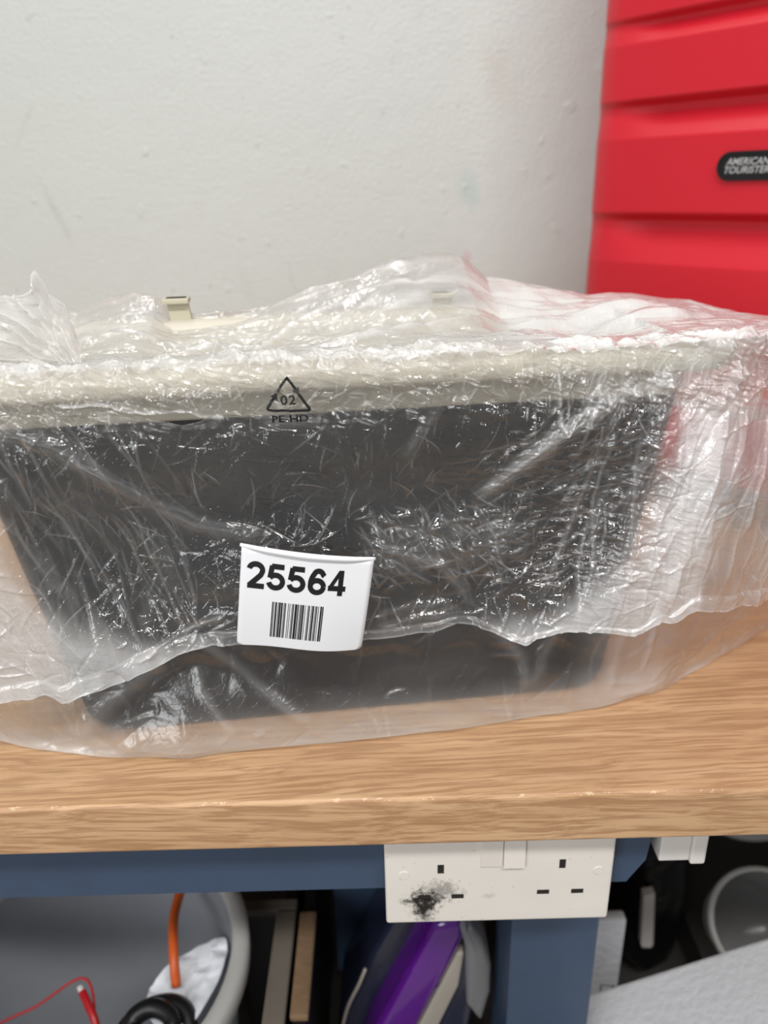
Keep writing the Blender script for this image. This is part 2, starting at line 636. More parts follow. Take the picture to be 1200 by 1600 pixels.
M_SILVER = plain('silver_lettering', lin(205, 205, 205), 0.3, metal=0.3)
M_BUCKET = mat_clear_plastic('cloudy_bucket_plastic', (0.60, 0.62, 0.66), 0.72, 0.3)
M_TUBRIM = mat_clear_plastic('cloudy_bucket_rim', (0.74, 0.73, 0.70), 0.85, 0.3)
M_TUBCLR = mat_clear_plastic('clear_food_tub_plastic', (0.80, 0.80, 0.80), 0.35, 0.15)

# ------------------------------------------------------------------ setting: back wall, floor
w = box_obj('wall_back', (-1.8, 1.8, 0.70, 0.80, -0.92, 1.95), M_WALL)
w['kind'] = 'structure'
f = box_obj('floor', (-1.8, 1.8, -2.2, 0.80, -1.0, -0.92), M_FLOOR)
f['kind'] = 'structure'

# ------------------------------------------------------------------ workbench
bench = thing('workbench', 'blue painted workbench with an oak laminate worktop, filling the lower half', 'workbench', (0, 0, -0.92))


def bpart(name, dims, mat, bev=0.0, seg=2, smooth=False):
    o = box_obj(name, dims, mat, bench, bev, seg, smooth)
    o.location = (0, 0, 0.92)
    return o


# worktop with a rolled front arris
bm = bmesh.new()
box(bm, -1.15, 1.15, 0.0, 0.70, -0.036, 0.0)
es = [e for e in bm.edges if all(abs(v.co.y) < 1e-6 for v in e.verts) and abs(e.verts[0].co.z - e.verts[1].co.z) < 1e-6]
bmesh.ops.bevel(bm, geom=es, offset=0.0028, segments=4, affect='EDGES', profile=0.5)
wt = bm_obj('worktop', bm, M_WOOD, bench, False)
wt.location = (0, 0, 0.92)
# rail along the front; its right end is cut on the slant
bm = bmesh.new()
prism(bm, [(-1.05, -0.0365), (0.168, -0.0365), (0.164, -0.082), (0.153, -0.101), (-1.05, -0.101)], 'y', 0.0275, 0.0545)
o = bm_obj('rail', bm, M_BLUE, bench)
o.location = (0, 0, 0.92)
bpart('leg', (0.085, 0.149, 0.055, 0.117, -0.92, -0.0365), M_BLUE, 0.002)
bpart('leg', (-1.05, -0.986, 0.055, 0.117, -0.92, -0.0365), M_BLUE, 0.002)
bpart('leg', (1.04, 1.10, 0.055, 0.117, -0.92, -0.0365), M_BLUE, 0.002)
bpart('upright', (-0.058, -0.004, 0.190, 0.208, -0.40, -0.0365), M_BLUE, 0.002)
bpart('shelf', (-1.1, 1.1, 0.118, 0.69, -0.52, -0.50), M_SHELF)
bpart('shelf', (-0.98, 0.083, -0.06, 0.118, -0.52, -0.50), M_SHELF)
bpart('shelf', (0.151, 1.1, -0.06, 0.118, -0.52, -0.50), M_SHELF)
bpart('back_panel', (-1.1, 1.1, 0.60, 0.62, -0.50, -0.0365), M_BACK)

# ------------------------------------------------------------------ red suitcase (front face turned 40 degrees)
SQ = radians(-50)
sroot = thing('suitcase', 'red hard-shell suitcase with horizontal grooves and a black maker plate', 'suitcase', (0.2232 - 0.0105, 0.500 + 0.0125, 0.0015), SQ)
# local x runs along the face (left edge = 0), local y goes into the case, z up
SW, SD, SZ0, SZ1 = 0.42, 0.17, 0.035, 0.66
GROOVES = [(0.565, 0.540, 0.006), (0.515, 0.492, 0.007), (0.458, 0.437, 0.008), (0.391, 0.358, 0.011), (0.292, 0.246, 0.012), (0.186, 0.135, 0.012)]


def groove(z):
    d = 0.0
    for (a, b, dep) in GROOVES:
        if b <= z <= a:
            t = (a - z) / (a - b)
            d = max(d, 1.35 * dep * min(1, t / 0.14) * min(1.0, (1 - t) / 0.66))
    return float(d)


def rrect(nx, r, w_, d_, seg=10, nfront=36):
    pts = []
    corners = [((r, r), pi, 1.5 * pi), ((w_ - r, r), 1.5 * pi, 2 * pi), ((w_ - r, d_ - r), 0, 0.5 * pi), ((r, d_ - r), 0.5 * pi, pi)]
    for k, (c, a, b) in enumerate(corners):
        for i in range(seg + 1):
            q = a + (b - a) * i / seg
            pts.append((c[0] + r * cos(q), c[1] + r * sin(q), cos(q), sin(q)))
        if k == 0:
            for i in range(1, nfront):
                pts.append((r + (w_ - 2 * r) * i / nfront, 0.0, 0.0, -1.0))
    return pts


RP = rrect(0, 0.026, SW, SD)
zs = list(np.linspace(SZ0 + 0.03, SZ1 - 0.03, 420))
rows = [(SZ0 + 0.03 * (1 - cos(q)), 0.03 * (1 - sin(q))) for q in np.linspace(0.0, pi / 2, 8)][:-1] + [(z, 0.0) for z in zs] + [(SZ1 - 0.03 * (1 - cos(q)), 0.03 * (1 - sin(q))) for q in np.linspace(pi / 2, 0.0, 8)][1:]
vs, fs = [], []
for z, ins in rows:
    g = groove(z)
    for (x, y, nx_, ny_) in RP:
        # slight crown on the front face; grooves fade away towards the back half
        wgt = (0.30 * float(sstep(0.25, 1.0, np.array(-ny_))) + 0.70 * float(sstep(0.018, 0.085, np.array(x)))) if (y < 0.03 and ny_ < 0) else 0.0
        crown = -0.004 * sin(pi * min(1, max(0, x / SW))) if ny_ < -0.99 else 0.0
        k = ins + g * wgt
        vs.append((x - nx_ * k, y - ny_ * k + crown, z))
nc = len(RP)
for i in range(len(rows) - 1):
    for j in range(nc):
        fs.append((i * nc + j, i * nc + (j + 1) % nc, (i + 1) * nc + (j + 1) % nc, (i + 1) * nc + j))
fs.append(tuple(range(nc - 1, -1, -1)))
fs.append(tuple((len(rows) - 1) * nc + j for j in range(nc)))
o = mesh_obj('shell', vs, fs, M_RED, sroot, True)
me = o.data
me.polygons[-1].use_smooth = False
me.polygons[-2].use_smooth = False
# black pill-shaped plate
bm = bmesh.new()
px0, px1, pz0, pz1 = 0.146, 0.310, 0.3205, 0.3415
pr = (pz1 - pz0) / 2


def pill(x0, x1, z0, z1, n=14):
    r = (z1 - z0) / 2
    zc = (z0 + z1) / 2
    P = [(x0 + r + r * cos(a), zc + r * sin(a)) for a in np.linspace(pi / 2, 1.5 * pi, n)]
    P += [(x1 - r + r * cos(a), zc + r * sin(a)) for a in np.linspace(-pi / 2, pi / 2, n)]
    return P


prism(bm, pill(px0, px1, pz0, pz1), 'y', -0.0062, 0.004)
plate = bm_obj('maker_plate', bm, M_BLACK, sroot)
plate['label'] = 'black pill-shaped plate with silver lettering'
bm = bmesh.new()
P1, P2 = pill(px0 - 0.0012, px1 + 0.0012, pz0 - 0.0012, pz1 + 0.0012), pill(px0 + 0.0010, px1 - 0.0010, pz0 + 0.0010, pz1 - 0.0010)
a = [bm.verts.new((p[0], -0.0072, p[1])) for p in P1]
b = [bm.verts.new((p[0], -0.0072, p[1])) for p in P2]
a2 = [bm.verts.new((p[0], 0.0, p[1])) for p in P1]
b2 = [bm.verts.new((p[0], -0.006, p[1])) for p in P2]
n = len(P1)
for i in range(n):
    j = (i + 1) % n
    bm.faces.new((a[i], a[j], b[j], b[i]))
    bm.faces.new((a[i], a2[i], a2[j], a[j]))
    bm.faces.new((b[i], b[j], b2[j], b2[i]))
bm_obj('plate_bezel', bm, M_BLACK, plate)
for word, z0, z1, x0, x1 in (('AMERICAN', 0.3318, 0.3374, 0.1530, 0.1910), ('TOURISTER', 0.3252, 0.3308, 0.1522, 0.1915)):
    V, Fs, _ = text_geo(word, 0.012, 0.25)
    vv = [(x0 + (x1 - x0) * p[0] * 1.0, -0.0066, z0 + (z1 - z0) * p[1]) for p in V]
    mesh_obj('lettering', vv, Fs, M_SILVER, plate)
for (x, y) in ((0.05, 0.035), (SW - 0.05, 0.035), (0.05, SD - 0.035), (SW - 0.05, SD - 0.035)):
    bm = bmesh.new()
    bmesh.ops.create_cone(bm, cap_ends=True, segments=24, radius1=0.02, radius2=0.02, depth=0.02, matrix=Matrix.Translation((x, y, 0.0205)) @ Matrix.Rotation(pi / 2, 4, 'Y'))
    wh = bm_obj('wheel', bm, M_BLACK, sroot)
    box_obj('wheel_housing', (x - 0.018, x + 0.018, y - 0.02, y + 0.02, 0.028, 0.04), M_BLACK, wh, 0.003)
o = tube_obj('top_handle', [(SW / 2 - 0.08, SD / 2, SZ1 - 0.002), (SW / 2 - 0.07, SD / 2, SZ1 + 0.02), (SW / 2, SD / 2, SZ1 + 0.026), (SW / 2 + 0.07, SD / 2, SZ1 + 0.02), (SW / 2 + 0.08, SD / 2, SZ1 - 0.002)], 0.008, M_BLACK, sroot)

# ------------------------------------------------------------------ tub inside the bag
YAW = radians(6)
OX, OY = -0.028, 0.046 - 0.105 * 0.028
tub = thing('storage_tub', 'charcoal tub with a cream rolled rim, wrapped in the clear bag', 'tub', (OX, OY, 0.0), YAW)


def rr_loop(x0, x1, y0, y1, r, seg=8):
    P = []
    for (cx, cy, a) in ((x0 + r, y0 + r, pi), (x1 - r, y0 + r, 1.5 * pi), (x1 - r, y1 - r, 0), (x0 + r, y1 - r, 0.5 * pi)):
        for i in range(seg + 1):
            q = a + pi / 2 * i / seg
            P.append((cx + r * cos(q), cy + r * sin(q)))
    return P


def loft(loops, close_first=True, close_last=True):
    vs, fs = [], []
    n = len(loops[0][0])
    for P, z in loops:
        vs += [(p[0], p[1], z) for p in P]
    for i in range(len(loops) - 1):
        for j in range(n):
            fs.append((i * n + j, i * n + (j + 1) % n, (i + 1) * n + (j + 1) % n, (i + 1) * n + j))
    if close_first:
        fs.append(tuple(range(n - 1, -1, -1)))
    if close_last:
        fs.append(tuple((len(loops) - 1) * n + j for j in range(n)))
    return vs, fs


TX0, TX1, TYB = -0.215, 0.231, 0.180   # rim extent in the tub's own frame (front of the rim at y=0)


def body_loop(t, inset=0.0, r=0.03):
    # t: 0 bottom .. 1 top
    ex = 0.043 - 0.018 * t + inset
    yf = 0.036 - 0.009 * t + inset
    return rr_loop(TX0 + ex + 0.003 - 0.017 * t ** 0.7, TX1 - ex + 0.010 * t, yf, TYB - (0.036 - 0.012 * t) - inset, r)


loops = [(body_loop(0, 0.006), 0.003), (body_loop(0.0, 0.0015), 0.0045), (body_loop(0.02), 0.009), (body_loop(0.5), 0.115), (body_loop(1.0), 0.222)]
v_, f_ = loft(loops, True, False)
mesh_obj('body', v_, f_, M_CHAR, tub, True)
# cream liner with a rolled rim
lo = []
for (ins, z) in ((0.0255, 0.2115), (0.0220, 0.2118), (0.0212, 0.2135), (0.0208, 0.2240), (0.0190, 0.2272), (0.0140, 0.2282), (0.0060, 0.2282), (0.0022, 0.2292), (0.0004, 0.2318), (0.0, 0.2345), (0.0, 0.2370), (0.0012, 0.2405), (0.0042, 0.2430), (0.009, 0.2437), (0.020, 0.2435), (0.0255, 0.2420), (0.0275, 0.238), (0.032, 0.222), (0.042, 0.20), (0.050, 0.10), (0.054, 0.03), (0.058, 0.022)):
    lo.append((rr_loop(TX0 + ins, TX1 - ins, ins, TYB - ins, max(0.006, 0.028 - ins * 0.4)), z))
v_, f_ = loft(lo, False, True)
mesh_obj('rim_liner', v_, f_, M_CREAM, tub, True)
# two upright clips on the back rim
for (x, lean, h) in ((-0.090, 0.10, 0.0155), (0.093, -0.12, 0.012)):
    bm = bmesh.new()
    prism(bm, [(x - 0.0075, 0.242), (x + 0.0065, 0.242), (x + 0.004, 0.2425 + h), (x - 0.0095, 0.2425 + h)], 'y', 0.162, 0.170)
    box(bm, x - 0.0115, x + 0.006, 0.157, 0.172, 0.2425 + h - 0.0035, 0.2425 + h, 0.0008)
    bm_obj('rim_clip', bm, M_BEIGE, tub)

# ------------------------------------------------------------------ clear plastic bag
bag = thing('plastic_bag', 'crinkled clear plastic bag pulled over the charcoal tub, with a barcode label', 'bag', (OX, OY, 0.0), YAW)
HEM = [(-0.40, 0.066), (-0.205, 0.066), (-0.192, 0.066), (-0.166, 0.067), (-0.158, 0.062), (-0.128, 0.068), (-0.094, 0.084), (-0.072, 0.089), (-0.026, 0.085), (0.022, 0.083), (0.07, 0.085), (0.08, 0.084), (0.109, 0.074), (0.128, 0.079), (0.150, 0.077), (0.174, 0.074), (0.199, 0.082), (0.213, 0.087), (0.262, 0.077), (0.50, 0.07)]
RIDGE = [(-0.40, 0.247), (-0.219, 0.251), (-0.190, 0.2505), (-0.161, 0.250), (-0.143, 0.2565), (-0.125, 0.260), (-0.108, 0.2575), (-0.095, 0.2460), (-0.06, 0.2450), (-0.032, 0.2465), (-0.018, 0.252), (0.005, 0.2585), (0.032, 0.268), (0.055, 0.2745), (0.078, 0.278), (0.098, 0.278), (0.106, 0.2755), (0.114, 0.2685), (0.124, 0.2600), (0.157, 0.2535), (0.20, 0.2475), (0.239, 0.2440), (0.269, 0.239), (0.283, 0.234), (0.316, 0.226), (0.343, 0.219), (0.50, 0.19)]
DARK = [(-0.175, 0.30), (-0.175, 0.21), (-0.169, 0.176), (-0.164, 0.147), (-0.155, 0.125), (-0.14, 0.108), (-0.114, 0.095), (-0.094, 0.091), (-0.066, 0.086), (0.0, 0.080), (0.079, 0.083), (0.113, 0.088), (0.14, 0.101), (0.161, 0.124), (0.174, 0.148), (0.184, 0.17), (0.189, 0.189), (0.190, 0.21), (0.192, 0.30)]


def interp(tab, x):
    T = np.array(tab)
    return np.interp(x, T[:, 0], T[:, 1])


def wing(X):
    return 0.40 * np.maximum(0, X - 0.222) + 0.45 * np.maximum(0, -0.200 - X)


def dark_sd(X, Z):
    d, _, s = seg_dist(X, Z, DARK)
    return d * s            # positive inside the region where the film lies on the tub


BASE = [(-0.40, 0.13), (-0.251, 0.057), (-0.221, 0.039), (-0.176, 0.021), (-0.135, 0.011), (-0.095, 0.006), (-0.016, 0.007), (0.067, 0.008), (0.123, 0.012), (0.17, 0.017), (0.212, 0.026), (0.261, 0.050), (0.334, 0.091), (0.417, 0.134), (0.50, 0.17)]


def front_y(X, Z):
    inside = sstep(-0.020, 0.030, dark_sd(X, Z))
    y = -0.010 + 0.020 * inside * sstep(0.226, 0.150, Z)
    g = np.exp(-(((X + 0.018) / 0.055) ** 2 + ((Z - 0.105) / 0.050) ** 2))
    y = y * (1 - g) + (-0.0095) * g
    near_rim = sstep(0.165, 0.224, Z)
    y = y * (1 - near_rim) + (-0.0022) * near_rim
    return y + wing(X)


NCOL = 1100
xs = np.linspace(-0.30, 0.385, NCOL)
# ---- the draped sheet: back drop, ridge, sagging top, rim edge, front face down to the hem
NB, NTOP, NF = 30, 200, 400
hem = interp(HEM, xs)
hem = hem + 0.0012 * vnoise(xs * 90, xs * 0, 3)
rim_z = 0.2452 - 0.10 * np.maximum(0, xs - 0.226) ** 1.0 - 0.10 * np.maximum(0, -0.205 - xs)
ridge = interp(RIDGE, xs)
YR = 0.176
P = np.zeros((NB + NTOP + NF, NCOL, 3))
D = np.zeros_like(P)
for i in range(NB):
    t = i / NB                      # 0 at the bottom of the back drop
    P[i, :, 0] = xs
    P[i, :, 1] = YR + 0.035 + 0.02 * (1 - t) - 0.035 * t ** 2
    P[i, :, 2] = ridge - 0.085 * (1 - t) ** 1.4
    D[i, :, 1] = 1.0
wind = sstep(-0.205, -0.165, xs) * (1 - sstep(0.165, 0.215, xs))
for i in range(NTOP):
    t = i / NTOP                    # 0 ridge .. 1 rim
    y = YR + (0.0 - YR) * t
    flat = sstep(0.030, 0.004, np.array(y))
    z = ridge * (1 - t) ** 2.2 + rim_z * (1 - (1 - t) ** 2.2)
    z = z - 0.0135 * wind * sin(pi * min(1, t * 1.08)) ** 1.2 * (1 - flat)
    z = np.maximum(z, (0.2452 * np.ones(NCOL)) - 0.02 * wind - 0.05 * (np.maximum(0, xs - 0.226) + np.maximum(0, -0.205 - xs)) * 10)
    P[NB + i, :, 0] = xs
    P[NB + i, :, 1] = y + wing(xs) * t
    P[NB + i, :, 2] = z
    D[NB + i, :, 2] = 1.0
for i in range(NF):
    t = i / (NF - 1)
    z = rim_z + (hem - rim_z) * t
    P[NB + NTOP + i, :, 0] = xs
    P[NB + NTOP + i, :, 1] = front_y(xs, z)
    P[NB + NTOP + i, :, 2] = z
    D[NB + NTOP + i, :, 1] = -1.0
# round the fold over the rim edge
k0 = NB + NTOP
for i in range(-8, 9):
    tt = (i + 8) / 16
    D[k0 + i, :, 2] = cos(tt * pi / 2)
    D[k0 + i, :, 1] = -sin(tt * pi / 2)
Xg = P[:, :, 0].copy()
# arclength-like second coordinate for the wrinkles
Zg = np.zeros(Xg.shape)
Zg[k0:] = P[k0:, :, 2]
Zg[:k0] = 0.245 + (P[:k0, :, 1] * -1 + P[k0:k0 + 1, :, 1]) * -1
front = np.zeros(Xg.shape)
front[k0:] = 1.0
Zf = P[:, :, 2]
fc = facets(Xg, Zg, 0.0085, 5) * 0.0022
fc2 = facets(Xg, Zg, 0.020, 9) * 0.0042
fc3 = facets(Xg, Zg * 1.8, 0.0045, 12) * 0.0010
fcw = facets(Xg, Zg * 0.30, 0.011, 19) * 0.0030
wr = 0.0016 * vnoise(Xg * 26, Zg * 30, 1) + 0.0007 * vnoise(Xg * 70, Zg * 70, 2)
c1, m1 = creases(Xg, Zg, 950, 4, (-0.28, 0.42, 0.06, 0.25), (0.003, 0.018), 0.0008, 0.0008)
c1b, m1b = creases(Xg, Zg, 420, 14, (-0.19, 0.19, 0.10, 0.235), (0.004, 0.017), 0.0006, 0.0008, radians(70), radians(70))
c2, m2 = creases(Xg, Zg, 130, 8, (0.14, 0.34, 0.09, 0.245), (0.015, 0.06), 0.0022, 0.0018, radians(78), radians(26))
c3, m3 = creases(Xg, Zg, 420, 21, (0.085, 0.185, 0.105, 0.205), (0.003, 0.010), 0.0009, 0.0010, radians(14), radians(50))
c4, m4 = creases(Xg, Zg, 70, 31, (-0.20, -0.08, 0.10, 0.21), (0.015, 0.04), 0.0016, 0.0012, radians(-68), radians(30))
c5, m5 = creases(Xg, Zg, 90, 41, (-0.22, 0.42, 0.262, 0.42), (0.02, 0.08), 0.0028, 0.0034, radians(3), radians(34))
c6, m6 = creases(Xg, Zg, 130, 51, (0.015, 0.10, 0.112, 0.158), (0.004, 0.018), 0.0012, 0.0016, radians(-30), radians(100))
c7, m7 = creases(Xg, Zg, 900, 71, (-0.24, 0.30, 0.219, 0.268), (0.002, 0.012), 0.0007, 0.0010)
c8, m8 = creases(Xg, Zg, 160, 81, (0.10, 0.24, 0.205, 0.240), (0.004, 0.016), 0.0010, 0.0016, radians(72), radians(50))
rimzone = sstep(0.200, 0.222, Zg) * (1 - sstep(0.262, 0.285, Zg))
topzone = 1 - front
rightz = sstep(0.13, 0.20, Xg)
leftlow = sstep(-0.05, -0.15, Xg) * sstep(0.20, 0.14, Zg)
dense = np.exp(-(((Xg - 0.135) / 0.055) ** 2 + ((Zg - 0.15) / 0.05) ** 2)) * front
H = wr * (0.30 + 0.4 * topzone) + fc * (0.10 + 1.6 * rimzone)
H += fc2 * (0.12 + 0.15 * topzone) + fcw * rightz * front * 0.7
H += fc3 * (0.75 * dense + 1.6 * rimzone + 0.12 * front)
H += 0.8 * c1 * (0.5 + front) + 0.7 * c1b + c2 + c3 + c4 + 0.7 * c5 * topzone + c6 + c7 + c8
haze = 0.012 + 0.010 * ridged(Xg * 30, Zg * 30, 3)
haze += 0.34 * m1 ** 2 * (0.4 + 0.6 * front) + 0.24 * m1b ** 2 + 0.20 * m2 + 0.20 * m3 + 0.13 * m4 + 0.22 * m5 * topzone + 0.20 * m6

# big soft folds on the front: (path, width, height, haze)
FOLDS = [
    ([(-0.190, 0.222), (-0.160, 0.2165), (-0.138, 0.209), (-0.111, 0.186), (-0.090, 0.168), (-0.075, 0.158), (-0.049, 0.1515), (-0.03, 0.149)], 0.0045, 0.0045, 0.15),
    ([(0.190, 0.229), (0.172, 0.223), (0.150, 0.215), (0.132, 0.206), (0.109, 0.186), (0.091, 0.169), (0.080, 0.160)], 0.0044, 0.0050, 0.52),
    ([(0.1205, 0.243), (0.1215, 0.221), (0.124, 0.205), (0.129, 0.196)], 0.0014, 0.0050, 0.55),
    ([(0.060, 0.222), (0.052, 0.212), (0.044, 0.198), (0.040, 0.190)], 0.0030, 0.0022, 0.10),
    ([(0.212, 0.236), (0.213, 0.20), (0.210, 0.17), (0.205, 0.14), (0.197, 0.11), (0.190, 0.085)], 0.0060, 0.0060, 0.16),
    ([(0.252, 0.235), (0.250, 0.20), (0.243, 0.155), (0.240, 0.13)], 0.0016, 0.0040, 0.28),
    ([(0.020, 0.140), (0.040, 0.131), (0.060, 0.123), (0.072, 0.108), (0.082, 0.092)], 0.0030, 0.0050, 0.10),
    ([(-0.116, 0.082), (-0.100, 0.090), (-0.082, 0.0985), (-0.062, 0.104)], 0.0016, 0.0028, 0.25),
    ([(0.02, 0.088), (0.05, 0.092), (0.075, 0.0925)], 0.0030, 0.0030, 0.10),
    ([(0.02, 0.096), (0.045, 0.0985), (0.07, 0.097)], 0.0024, 0.0026, 0.10),
]
for pts, wdt, hgt, hz in FOLDS:
    d, pos, s = seg_dist(Xg, Zg, pts)
    d = d + 0.0006 * vnoise(Xg * 200, Zg * 200, 77)
    env = sstep(0, 0.1, pos) * (1 - sstep(0.85, 1.0, pos)) * front
    H += 0.5 * hgt * env * np.exp(-(d / wdt) ** 2)
    fibre = 0.75 + 0.5 * vnoise(pos * 6, s * d * 900, 5)
    haze += hz * env * np.exp(-(d / (wdt * 0.95)) ** 2) * fibre
# the crumpled patch right of the label
patch = np.exp(-(((Xg - 0.062) / 0.042) ** 2 + ((Zg - 0.135) / 0.017) ** 2) ** 1.5) * front
H += patch * (0.0040 + fc2 * 0.5 + fc * 0.8)
haze += patch * (0.075 + 0.05 * vnoise(Xg * 120, Zg * 120, 6))
# doubled milky folds at the two lower corners
sd = dark_sd(Xg, Zg)
corner = sstep(0.006, -0.016, sd + 0.004 * vnoise(Xg * 40, Zg * 40, 8)) * front * sstep(0.222, 0.20, Zg)
left = sstep(-0.02, -0.06, Xg)
right = sstep(0.07, 0.12, Xg)
haze += corner * (0.50 * left + 0.55 * right * (1 - 0.72 * sstep(0.208, 0.218, Xg)))
streak = ridged(Xg * 60 + Zg * 12, Zg * 9, 33, 2)
haze += corner * right * 0.08 * np.clip(streak, 0, 1)
haze += front * 0.035 * np.clip(ridged(Xg * 130 + Zg * 30, Zg * 22, 37, 2) - 0.35, 0, 1) * leftlow * 4
# hem band: doubled and welded strip along the lower edge
dh = Zf - hem[None, :]
bandw = np.interp(xs, [-0.3, -0.2, -0.12, -0.08, 0.0, 0.07, 0.1, 0.19, 0.212, 0.3], [0.0095, 0.009, 0.012, 0.007, 0.005, 0.004, 0.003, 0.004, 0.010, 0.010])[None, :]
band = sstep(1.0, 0.75, dh / bandw) * front
haze += band * (0.10 + 0.05 * vnoise(Xg * 160, Zg * 40, 9)) + 0.22 * np.exp(-(dh / 0.0008) ** 2) * front
haze += 0.16 * np.exp(-((dh - bandw) / 0.0007) ** 2) * front
H += band * 0.0022 * (0.4 + vnoise(Xg * 110, Zg * 30, 10))
# top surface: long blown folds towards the back, milky film, with the rim's highlights painted into the haze
Yl = P[:, :, 1]
longf = 0.0045 * vnoise(Xg * 9 + 3, Yl * 62 + Xg * 6, 41) + 0.0028 * ridged(Xg * 14, Yl * 110 - Xg * 9, 43, 2)
tw = topzone * sstep(0.012, 0.05, Yl) * (0.35 + 0.65 * sstep(0.20, 0.12, np.abs(Xg - 0.01)))
H += tw * longf
STREAK = [
    ([(-0.018, 0.06), (0.010, 0.03), (0.032, 0.02), (0.062, 0.02), (0.074, 0.05)], 0.0040, 0.0030, 0.40),
    ([(-0.045, 0.50), (-0.030, 0.34), (-0.010, 0.22), (0.030, 0.16), (0.070, 0.13), (0.112, 0.10)], 0.0042, 0.0035, 0.42),
    ([(0.035, 0.30), (0.055, 0.24), (0.080, 0.22)], 0.0060, 0.0030, 0.30),
    ([(-0.085, 0.42), (-0.060, 0.36), (-0.040, 0.40), (-0.030, 0.46)], 0.0035, 0.0030, 0.45),
    ([(-0.035, 0.47), (-0.015, 0.44), (0.010, 0.50), (0.040, 0.46), (0.075, 0.38), (0.110, 0.33)], 0.0035, 0.0035, 0.36),
    ([(-0.060, 0.60), (-0.020, 0.58), (0.020, 0.56), (0.060, 0.50), (0.095, 0.44)], 0.0040, 0.0030, 0.30),
    ([(-0.16, 0.40), (-0.13, 0.30), (-0.10, 0.34), (-0.07, 0.44)], 0.0050, 0.0040, 0.26),
    ([(-0.15, 0.62), (-0.11, 0.55), (-0.08, 0.60)], 0.0040, 0.0030, 0.26),
    ([(0.12, 0.40), (0.16, 0.30), (0.20, 0.28), (0.25, 0.30)], 0.0060, 0.0040, 0.20),
    ([(0.10, 0.62), (0.15, 0.50), (0.21, 0.48), (0.27, 0.52)], 0.0060, 0.0050, 0.20),
]
for pts, wdt, hgt, hz in STREAK:
    q = [(x, 0.245 + YR * (1 - t)) for x, t in pts]
    d, pos, s_ = seg_dist(Xg, Zg, q)
    d = d + 0.0010 * vnoise(Xg * 70, Zg * 70, 78)
    env = sstep(0, 0.2, pos) * (1 - sstep(0.75, 1.0, pos)) * topzone
    H += hgt * env * np.exp(-(d / wdt) ** 2)
    haze += hz * env * np.exp(-(d / (wdt * 0.55)) ** 2)
lowclear = np.exp(-((Xg + 0.065) / 0.035) ** 2)
haze += topzone * (0.19 + 0.16 * np.clip(ridged(Xg * 12, Yl * 90, 47, 3), 0, 1)) * (1 - 0.6 * lowclear * sstep(0.11, 0.17, Yl))
haze += 0.045 * rimzone * (0.6 + 0.6 * vnoise(Xg * 110, Zg * 110, 15))
haze += topzone * (sstep(0.09, 0.15, Xg) * 0.52 + 0.08 * sstep(0.22, 0.28, Xg))
haze += 0.55 * m7 ** 1.5 + 0.40 * m8 ** 1.5  # pale lines stand in for light glinting on the rim crinkles
haze += topzone * 0.26 * sstep(0.030, 0.012, Yl) * (0.8 + 0.5 * vnoise(Xg * 90, Yl * 160, 91))  # white highlight along the rim top, put into the film density
haze += front * sstep(0.2365, 0.243, Zg) * 0.16 * (0.7 + 0.6 * vnoise(Xg * 120, Zg * 200, 92))
haze += front * 0.20 * np.exp(-(((Xg - 0.158) / 0.028) ** 4 + ((Zg - 0.228) / 0.012) ** 4)) * (0.7 + 0.6 * vnoise(Xg * 150, Zg * 60, 93))
haze += front * sstep(0.174, 0.192, Xg) * sstep(0.10, 0.16, Zg) * (0.34 - 0.16 * sstep(0.220, 0.235, Xg)) * (0.8 + 0.4 * vnoise(Xg * 160, Zg * 22, 94))
haze += front * 0.15 * np.exp(-(((Xg + 0.019) / 0.014) ** 4 + ((Zg - 0.2165) / 0.0045) ** 4))
rimline = np.exp(-((Zg - 0.2452) / 0.0016) ** 2)
haze += 0.10 * rimline
P += D * H[:, :, None]
# keep the film off the rim and the tub's front
clr = np.where(front > 0, np.minimum(P[:, :, 1], np.where(Zf > 0.205, -0.0012 + wing(Xg) + 0.026 * sstep(0.222, 0.205, Zf), np.where(np.abs(Xg - 0.011) < 0.2, 0.0245, 9.0))), P[:, :, 1])
P[:, :, 1] = clr
inr = (Xg > -0.205) & (Xg < 0.227)
nearrim = topzone * ((P[:, :, 1] < 0.03) | (Xg < -0.178) | (Xg > 0.198)) * (P[:, :, 1] < YR + 0.004) * inr
P[:, :, 2] = np.where(nearrim > 0, np.maximum(P[:, :, 2], 0.2448), P[:, :, 2])
# the tear under the rim on the left
tear = [(-0.126, 0.2290), (-0.112, 0.2275), (-0.099, 0.2240), (-0.084, 0.2212), (-0.072, 0.2200), (-0.062, 0.2190)]
tz = np.interp(Xg, [p[0] for p in tear], [p[1] for p in tear])
th = np.interp(Xg, [-0.126, -0.115, -0.105, -0.09, -0.084, -0.075, -0.068, -0.062], [0, 0.0008, 0.0005, 0.0008, 0.0019, 0.0027, 0.0024, 0])
hole = (np.abs(Zg - tz) < th) & (front > 0)
edge_t = np.exp(-((np.abs(Zg - tz) - th) / 0.0011) ** 2) * (Xg > -0.130) * (Xg < -0.052) * front
haze += 0.40 * edge_t
P[:, :, 1] -= 0.0030 * edge_t * (0.6 + 0.4 * vnoise(Xg * 260, Zg * 200, 18))
haze = np.clip(haze, 0.010, 0.80)
grid_obj('draped_sheet', P, haze, M_FILM, bag, ~hole)
FRONT_P = P[k0:, :, :]


def film_y(x, z):
    """depth of the finished film at (x, z) on its front"""
    j = int(round((x - xs[0]) / (xs[1] - xs[0])))
    colz = FRONT_P[:, j, 2]
    i = int(np.argmin(np.abs(colz - z)))
    lo_, hi_ = max(0, i - 7), i + 8
    return float(FRONT_P[lo_:hi_, max(0, j - 5):j + 6, 1].min())


